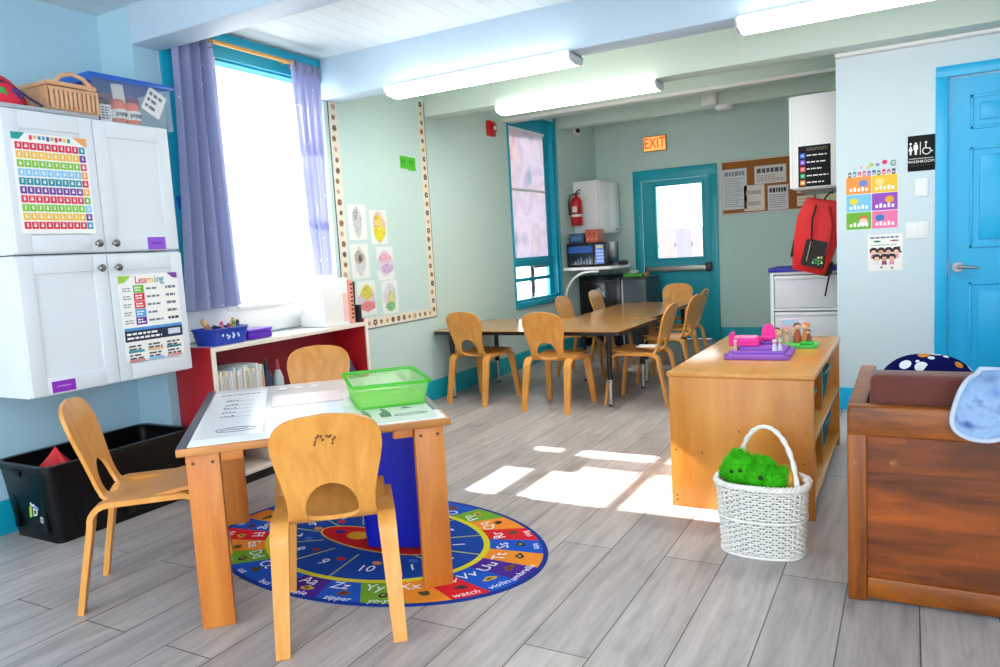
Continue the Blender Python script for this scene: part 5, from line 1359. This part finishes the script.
t = thing('backpack', 'red backpack hanging from the hook under the white hanging cabinet', 'backpack', (-.665, 6.06, .905), 0)
t.rotation_euler = (radians(4), radians(13), radians(-10))
def bp(u, v):
    a = 2 * pi * u; z = .54 * v; w_ = .158 * (sin(pi * min(1, .20 + v * .42)) ** .5) * (1 - .22 * max(0, v - .75) / .25) ; d = .085 * (sin(pi * (.08 + .84 * v)) ** .45) * (1 - .35 * v)
    sg = lambda c, p: (abs(c) ** p) * (1 if c >= 0 else -1)
    return (w_ * sg(cos(a), .55), d * sg(sin(a), .6), z)
m = MB(); m.grid(bp, 48, 30, BKR, closed_u=True); m.prism([bp(i / 48, 0)[:2] for i in range(48)], 0, .004, BKB); m.prism([bp(i / 48, 1)[:2] for i in range(48)], .534, .541, BKR); m.build('body', t, angle=60)
m = MB(); m.prism(rrect(.16, .20, .02), -.018, .02, BKB, T((.035, -.070, .15)) @ RX(83)); m.build('front_pocket', t)
m = MB(); k = RX(83); fr = T((.035, -.0885, .15)) @ k
m.box((-.045, -.06, 0), (-.041, .095, .004), P('c9b8a8', .4), M=fr)
for q, (x, y, hx) in enumerate(((.0, -.05, '2f8a4a'), (.018, -.045, '3aa05a'), (.035, -.052, '4ab06a'), (.052, -.044, '2f8a4a'), (.0, -.07, '8ad0a0'), (.02, -.068, '2f8a4a'), (.04, -.072, '5ab070'), (.03, -.028, 'f0f0e0'), (.05, -.022, 'f0d05a'), (.06, -.060, 'f0d890'))): m.box((x, y, 0), (x + .013, y + .014, .004), P(hx, .6), M=fr)
m.build('pocket_print', t)
m = MB(); m.tube([(-.03, -.055, .50), (-.03, -.085, .40), (-.01, -.096, .30), (.0, -.096, .24)], .008, BKB, 6); m.build('zip', t)
m = MB(); m.prism([(p[0] * .5, p[1] * .5) for p in rrect(.20, .30, .06)], -.03, .005, BKB, T((-.140, .0, .16)) @ RY(-90) @ RZ(90)); m.build('side_pocket', t)
m = MB(); m.tube([(.06, -.05, .50), (.115, -.075, .38), (.125, -.082, .22), (.10, -.07, .08)], .011, P('b01016', .6), 6); m.build('seam', t)
m = MB(); m.tube([(.0, .0, .53), (.01, .0, .56), (.03, .01, .595), (.045, .02, .60)], .007, BKB, 6); m.build('hang_loop', t)
m = MB(); m.tube([(.12, .02, .10), (.145, .01, .0), (.15, .0, -.16)], .007, BKB, 6); m.build('strap', t)
m = MB(); m.box((.02, -.02, -.012), (.15, .07, .10), BKB, .02); m.build('black_base', t)
t = thing('wall_hook', 'small dark hook under the white hanging cabinet holding the backpack', 'hook', (-.50, 6.10, 1.502))
MB().tube([(0, 0, 0), (0, 0, -.02), (.0, -.012, -.03), (0, -.02, -.02)], .004, BLACK, 6).build('hook', t)
t = thing('drawer_tower', 'white plastic drawer tower with blue top under the red backpack', 'drawers', (-.985, 6.30, 0), 0)
PL = P('e4e6ec', .4, var=.02); DW = .60
m = MB(); m.box((0, .0, 0), (.028, .45, .895), PL, .004); m.box((DW - .028, 0, 0), (DW, .45, .895), PL, .004); m.box((.028, .44, 0), (DW - .028, .45, .895), PL)
for z in (0, .29, .585, .875): m.box((.028, .004, z), (DW - .028, .45, z + .02), PL)
m.build('frame', t)
MB().box((-.012, -.012, .895), (DW + .008, .46, .93), P('16189a', .4), .006).build('top', t)
for k in range(3):
    z = .02 + .292 * k; m = MB(); m.box((.034, -.004, z + .004), (DW - .034, .43, z + .262), P('d9dce4', .35, var=.02), .004); m.box((.034, -.016, z + .235), (DW - .034, -.004, z + .262), PL, .004)
    m.build('drawer', t)
m = MB(); m.box((.10, .02, .0), (.40, .06, .004), P('d9a0b0', .6)); o = m.build('pink_paper_edge'); o.location = (-.985, 6.285, .558); tag(o, 'pink paper edge showing in the gap of the drawer tower', 'paper')

# ================================================================== BACK WALL
def exitsign(m):
    W, H = .288, .185; m.box((-W/2, -H/2, 0), (W/2, H/2, .03), P('b98a4a', .5), .004)
    m.box((-W/2 + .012, -H/2 + .012, .03), (W/2 - .012, H/2 - .012, .032), EMIT('exit_panel', 'ff9c48', .75, 'e8b878')); m.text('EXIT', .165, EMIT('exit_letters', 'ff1a10', 1.3, 'c01010'), T((0, 0, .0335)) @ Matrix.Diagonal((.78, 1.05, 1, 1)), .002)
flat('exit_sign', 'lit red and amber EXIT sign above the teal exit door', 'exit sign', BACKW(-2.688, 2.377, YB), exitsign)
CORK = P('a86a3a', .9, var=.25, scale=70, spec=.1)
t = thing('cork_board', 'cork notice board with pinned papers right of the teal exit door', 'notice board', (-1.40, YB, 1.77))
cw, chh = .51, .30
MB().box((-cw, -.014, -chh), (cw, -.001, chh), CORK).build('cork', t)
m = MB(); FRM = P('cfd0cc', .4, .2)
for a, b in (((-cw - .012, -.022, chh - .008), (cw + .012, -.001, chh + .012)), ((-cw - .012, -.022, -chh - .012), (cw + .012, -.001, -chh + .008)), ((-cw - .012, -.022, -chh), (-cw + .008, -.001, chh)), ((cw - .008, -.022, -chh), (cw + .012, -.001, chh))): m.box(a, b, FRM, .003)
m.build('frame', t)
def doc(w, h, hx, rows, ink='6d7078', head=None):
    def f(m):
        m.box((-w/2, -h/2, 0), (w/2, h/2, .0015), P(hx, .7, var=.02)); top = h/2 - .02
        if head: scribble(m, -w*.42, h/2 - .09, w*.42, h/2 - .02, 1, P(head, .7), .0017, .7, .05, .16); top = h/2 - .10
        if rows: scribble(m, -w*.42, -h/2 + .02, w*.42, top, rows, P(ink, .7), .0017, .35, .35, .12)
    return f
YC = YB - .0145
for nm, lab, x, z, w_, h_, f in (
    ('paper_sheet', 'tall grey printed paper pinned at left of the cork board', -1.765, 1.75, .27, .46, doc(.27, .46, 'dfe0e4', 14, '9a9ea8', '8a8f9a')),
    ('paper_sheet', 'wide printed paper with red lines at top right of the cork board', -1.375, 1.885, .34, .20, doc(.34, .20, 'e6e2df', 4, 'b06a60', '5a5a60')),
    ('paper_sheet', 'plain cream paper in the middle of the cork board', -1.552, 1.635, .225, .29, doc(.225, .29, 'efe3dc', 2, 'b9aaa4')),
    ('paper_sheet', 'white paper with dark heading right of the plain cream paper', -1.295, 1.62, .22, .275, doc(.22, .275, 'e8e0e4', 7, 'a0909c', '3a3440')),
    ('paper_sheet', 'small cream paper at lower right end of the cork board', -1.01, 1.56, .17, .11, doc(.17, .11, 'f0e6d4', 2, 'c9b8a0')),
    ('paper_sheet', 'small cream paper at upper right end of the cork board', -1.01, 1.69, .17, .09, doc(.17, .09, 'efe2cc', 2, 'c9b8a0'))):
    flat(nm, lab, 'paper', BACKW(x, z, YC), f, 'papers on the cork board')
flat('paper_sheet', 'pale yellow paper on the wall right of the cork board', 'paper', BACKW(-.72, 1.66, YB), doc(.30, .34, 'efe2b8', 0))

# ================================================================== CORNER WITH THE MICROWAVE
t = thing('corner_cabinet', 'white rounded wall cabinet in the far corner above the microwave', 'cabinet', (XL, 8.19, 1.345), 0)
m = MB(); pts = [(0, 0), (.27, 0), (.297, .012), (.30, .04)] + [(.30 - .0 , .40), (.30, .62), (.285, .70), (.25, .735), (0, .735)]; m.prism(pts, 0, .605, OFFW); m.build('body', t, angle=40)
for a, b in ((.035, .365), (.370, .70)): MB().box((.298, a, .012), (.312, b, .593), WHITE, .005).build('door', t)
m = MB()
for q in range(6): m.box((.3125, .52 + q * .02, .03), (.3132, .535 + q * .02, .045), DARK)
m.build('maker_mark', t)
t = thing('wall_shelf', 'white edged shelf carrying the microwave in the far corner', 'shelf', (XL, 7.80, .93), 0)
m = MB(); pts = [(0, 0), (.45, 0), (.55, .03), (.61, .12), (.62, .30), (.54, .75), (.40, 1.13), (0, 1.13)]; m.prism(pts, 0, .032, WHITE); m.build('top', t)
m = MB(); m.tube([(.01, .015, -.42)] + [(.01 + .30 * (1 - cos(radians(a))), .015, -.32 + .30 * sin(radians(a))) for a in range(0, 91, 9)] + [(.42, .015, -.02)], .014, WHITE, 8); m.build('curved_bracket', t)
t = thing('microwave_oven', 'black microwave with a blue panel, on the corner shelf', 'microwave', (-3.44, 7.86, .963), 0)
MK = P('10141c', .25); m = MB(); m.box((0, .012, 0), (.50, .36, .268), MK, .006); m.build('body', t)
m = MB(); m.box((.006, 0, .006), (.325, .013, .262), MK, .003); m.box((.025, -.003, .16), (.315, 0, .235), P('1a5ab0', .15)); m.box((.025, -.003, .03), (.315, 0, .15), P('1a2a3c', .12))
for q in range(6): m.box((.10 + q * .035, -.0036, .035), (.118 + q * .035, -.003, .07 + .02 * (q % 3)), P('5a7a9a', .3))
m.build('door', t)
m = MB(); m.box((.33, 0, .006), (.495, .013, .262), MK, .003); m.build('control_panel', t)
m = MB(); m.box((.352, -.003, .03), (.455, 0, .245), P('5f8ae0', .3)); m.box((.365, -.0036, .205), (.44, -.003, .235), P('d9d890', .4))  # keypad face in plain pale blue
for r in range(4):
    for c in range(3): m.box((.365 + c * .028, -.0036, .05 + r * .037), (.385 + c * .028, -.003, .072 + r * .037), P('c9dcff', .4))
m.build('keypad', t)
m = MB(); m.box((0, 0, 0), (.17, .2, .115), P('274a72', .5), .006); m.box((.02, -.002, .03), (.14, 0, .08), P('4a7aa8', .5)); o = m.build('blue_box'); o.location = (-3.42, 7.92, 1.232); tag(o, 'dark blue box on the left of the microwave top', 'box')
m = MB(); m.box((0, 0, 0), (.155, .2, .15), P('c25a3a', .5), .006)
for q in range(5): m.ball((.03 + q * .025, -.002, .04 + .06 * (q % 2)), (.016, .002, .014), P('8a3224' if q % 2 else 'e08a5a', .5), 1)
o = m.build('orange_box'); o.location = (-3.225, 7.92, 1.232); tag(o, 'orange patterned box on the right of the microwave top', 'box')
m = MB(); m.lathe([(.05, 0), (.06, .015), (.055, .04), (.03, .05), (0, .052)], P('2a2430', .5), 16); o = m.build('small_bowl'); o.location = (-2.85, 8.10, .963); tag(o, 'small dark bowl on the shelf right of the microwave', 'bowl')
t = thing('mini_fridge', 'black mini fridge under the microwave shelf in the far corner', 'fridge', (-3.445, 8.20, 0), 0)
FB = P('0d1015', .22, var=.1); m = MB(); m.box((0, .05, .02), (.51, .53, .84), FB, .008); m.build('body', t); m = MB(); m.box((0, 0, .05), (.51, .046, .84), P('12161c', .12, var=.1), .012); fd = m.build('door', t); m = MB(); m.box((.05, -.012, .76), (.46, .0, .79), P('2a3038', .2), .006); m.build('handle', fd)
m = MB()
for x in (.05, .46):
    for y in (.08, .48): m.cyl((x, y, 0), (x, y, .02), .02, DARK, 10)
m.build('feet', t)
t = thing('side_cabinet', 'dark slate cabinet with black top beside the teal exit door', 'cabinet', (-2.925, 8.22, 0), 0)
m = MB(); m.box((.016, .0, .0), (.29, .52, .785), P('32424c', .4, var=.1), .004); m.build('body', t); MB().box((-.0, -.012, .786), (.30, .53, .812), BLACK, .004).build('top', t)
MB().box((.0, -.006, .0), (.014, .02, .785), P('cfd3d6', .4), .002).build('white_edge', t)
t = thing('green_tub', 'green plastic tub with a pale lid on the slate cabinet top', 'tub', (-2.80, 8.30, .813), 0)
m = MB(); m.box((-.115, -.06, 0), (.115, .08, .042), P('3a9a2a', .4), .01); m.build('body', t); m = MB(); m.box((-.03, -.05, .042), (.05, .05, .075), P('c9d0d6', .4), .01); m.build('lid', t)
m = MB(); m.box((-.02, -.03, 0), (.02, .03, .05), P('a8883a', .6), .008); o = m.build('small_packet'); o.location = (-2.655, 8.33, .813); tag(o, 'small tan packet at the right end of the slate cabinet top', 'packet')
t = thing('fire_extinguisher', 'red fire extinguisher on the wall beside the white corner cabinet', 'fire extinguisher', (-3.375, 8.06, 1.44), 0)
m = MB(); m.lathe([(.058, 0), (.066, .012), (.066, .27), (.055, .305), (.03, .325), (.022, .345)], RED, 24); m.build('cylinder', t, angle=50)
m = MB(); m.lathe([(.0665, .10), (.067, .102), (.067, .125), (.0665, .127)], P('e8e2e0', .5), 24); m.box((-.03, -.0675, .15), (.03, -.055, .22), P('e6d8d4', .5), .004); m.build('label_bands', t)
m = MB(); m.cyl((0, 0, .34), (0, 0, .37), .02, DARK, 14); m.tube([(-.005, 0, .37), (.03, -.02, .395), (.07, -.045, .40)], .008, BLACK, 8); m.tube([(-.005, 0, .365), (.03, -.02, .37), (.065, -.04, .36)], .007, BLACK, 8); m.build('valve_handle', t)
m = MB(); m.tube([(-.02, -.01, .36), (-.06, -.04, .35), (-.075, -.05, .25), (-.068, -.045, .12)], .009, BLACK, 8); m.build('hose', t)
m = MB(); m.box((-.084, -.03, .12), (-.064, .03, .28), GREY, .003); m.build('bracket', t)

# ================================================================== LIGHT AND CAMERA
wd = bpy.data.worlds.new('sky'); scn.world = wd; wd.use_nodes = True
bg = wd.node_tree.nodes['Background']; bg.inputs['Color'].default_value = (.87, .94, 1.0, 1); bg.inputs['Strength'].default_value = 2.2
sd = bpy.data.lights.new('sun', 'SUN'); sd.energy = 20; sd.angle = radians(.6); sd.color = (1, .96, .9)
so = bpy.data.objects.new('sun', sd); COL.objects.link(so)
dv = Vector((cos(radians(33.2)), -.0, -sin(radians(33.2)))); so.rotation_euler = dv.to_track_quat('-Z', 'Y').to_euler()
so.location = (-8, 3, 6)

yaw, pit, rol = -.50754449, .10845433, .05748459
fw = Vector((sin(yaw) * cos(pit), cos(yaw) * cos(pit), -sin(pit))); r = Vector((cos(yaw), -sin(yaw), 0)); dn = fw.cross(r)
r2 = cos(rol) * r + sin(rol) * dn; d2 = -sin(rol) * r + cos(rol) * dn
cd = bpy.data.cameras.new('camera'); cam = bpy.data.objects.new('camera', cd); COL.objects.link(cam)
cd.sensor_fit = 'HORIZONTAL'; cd.sensor_width = 36; cd.lens = 36 * .74149699; cd.clip_start = .02; cd.clip_end = 200
Mx = Matrix((r2, -d2, -fw)).transposed().to_4x4(); Mx.translation = (0, 0, 1.18)
cam.matrix_world = Mx
scn.camera = cam
vs = scn.view_settings
vs.view_transform = 'Standard'; vs.look = 'None'; vs.gamma = 1; vs.use_curve_mapping = False; vs.exposure = 0.63
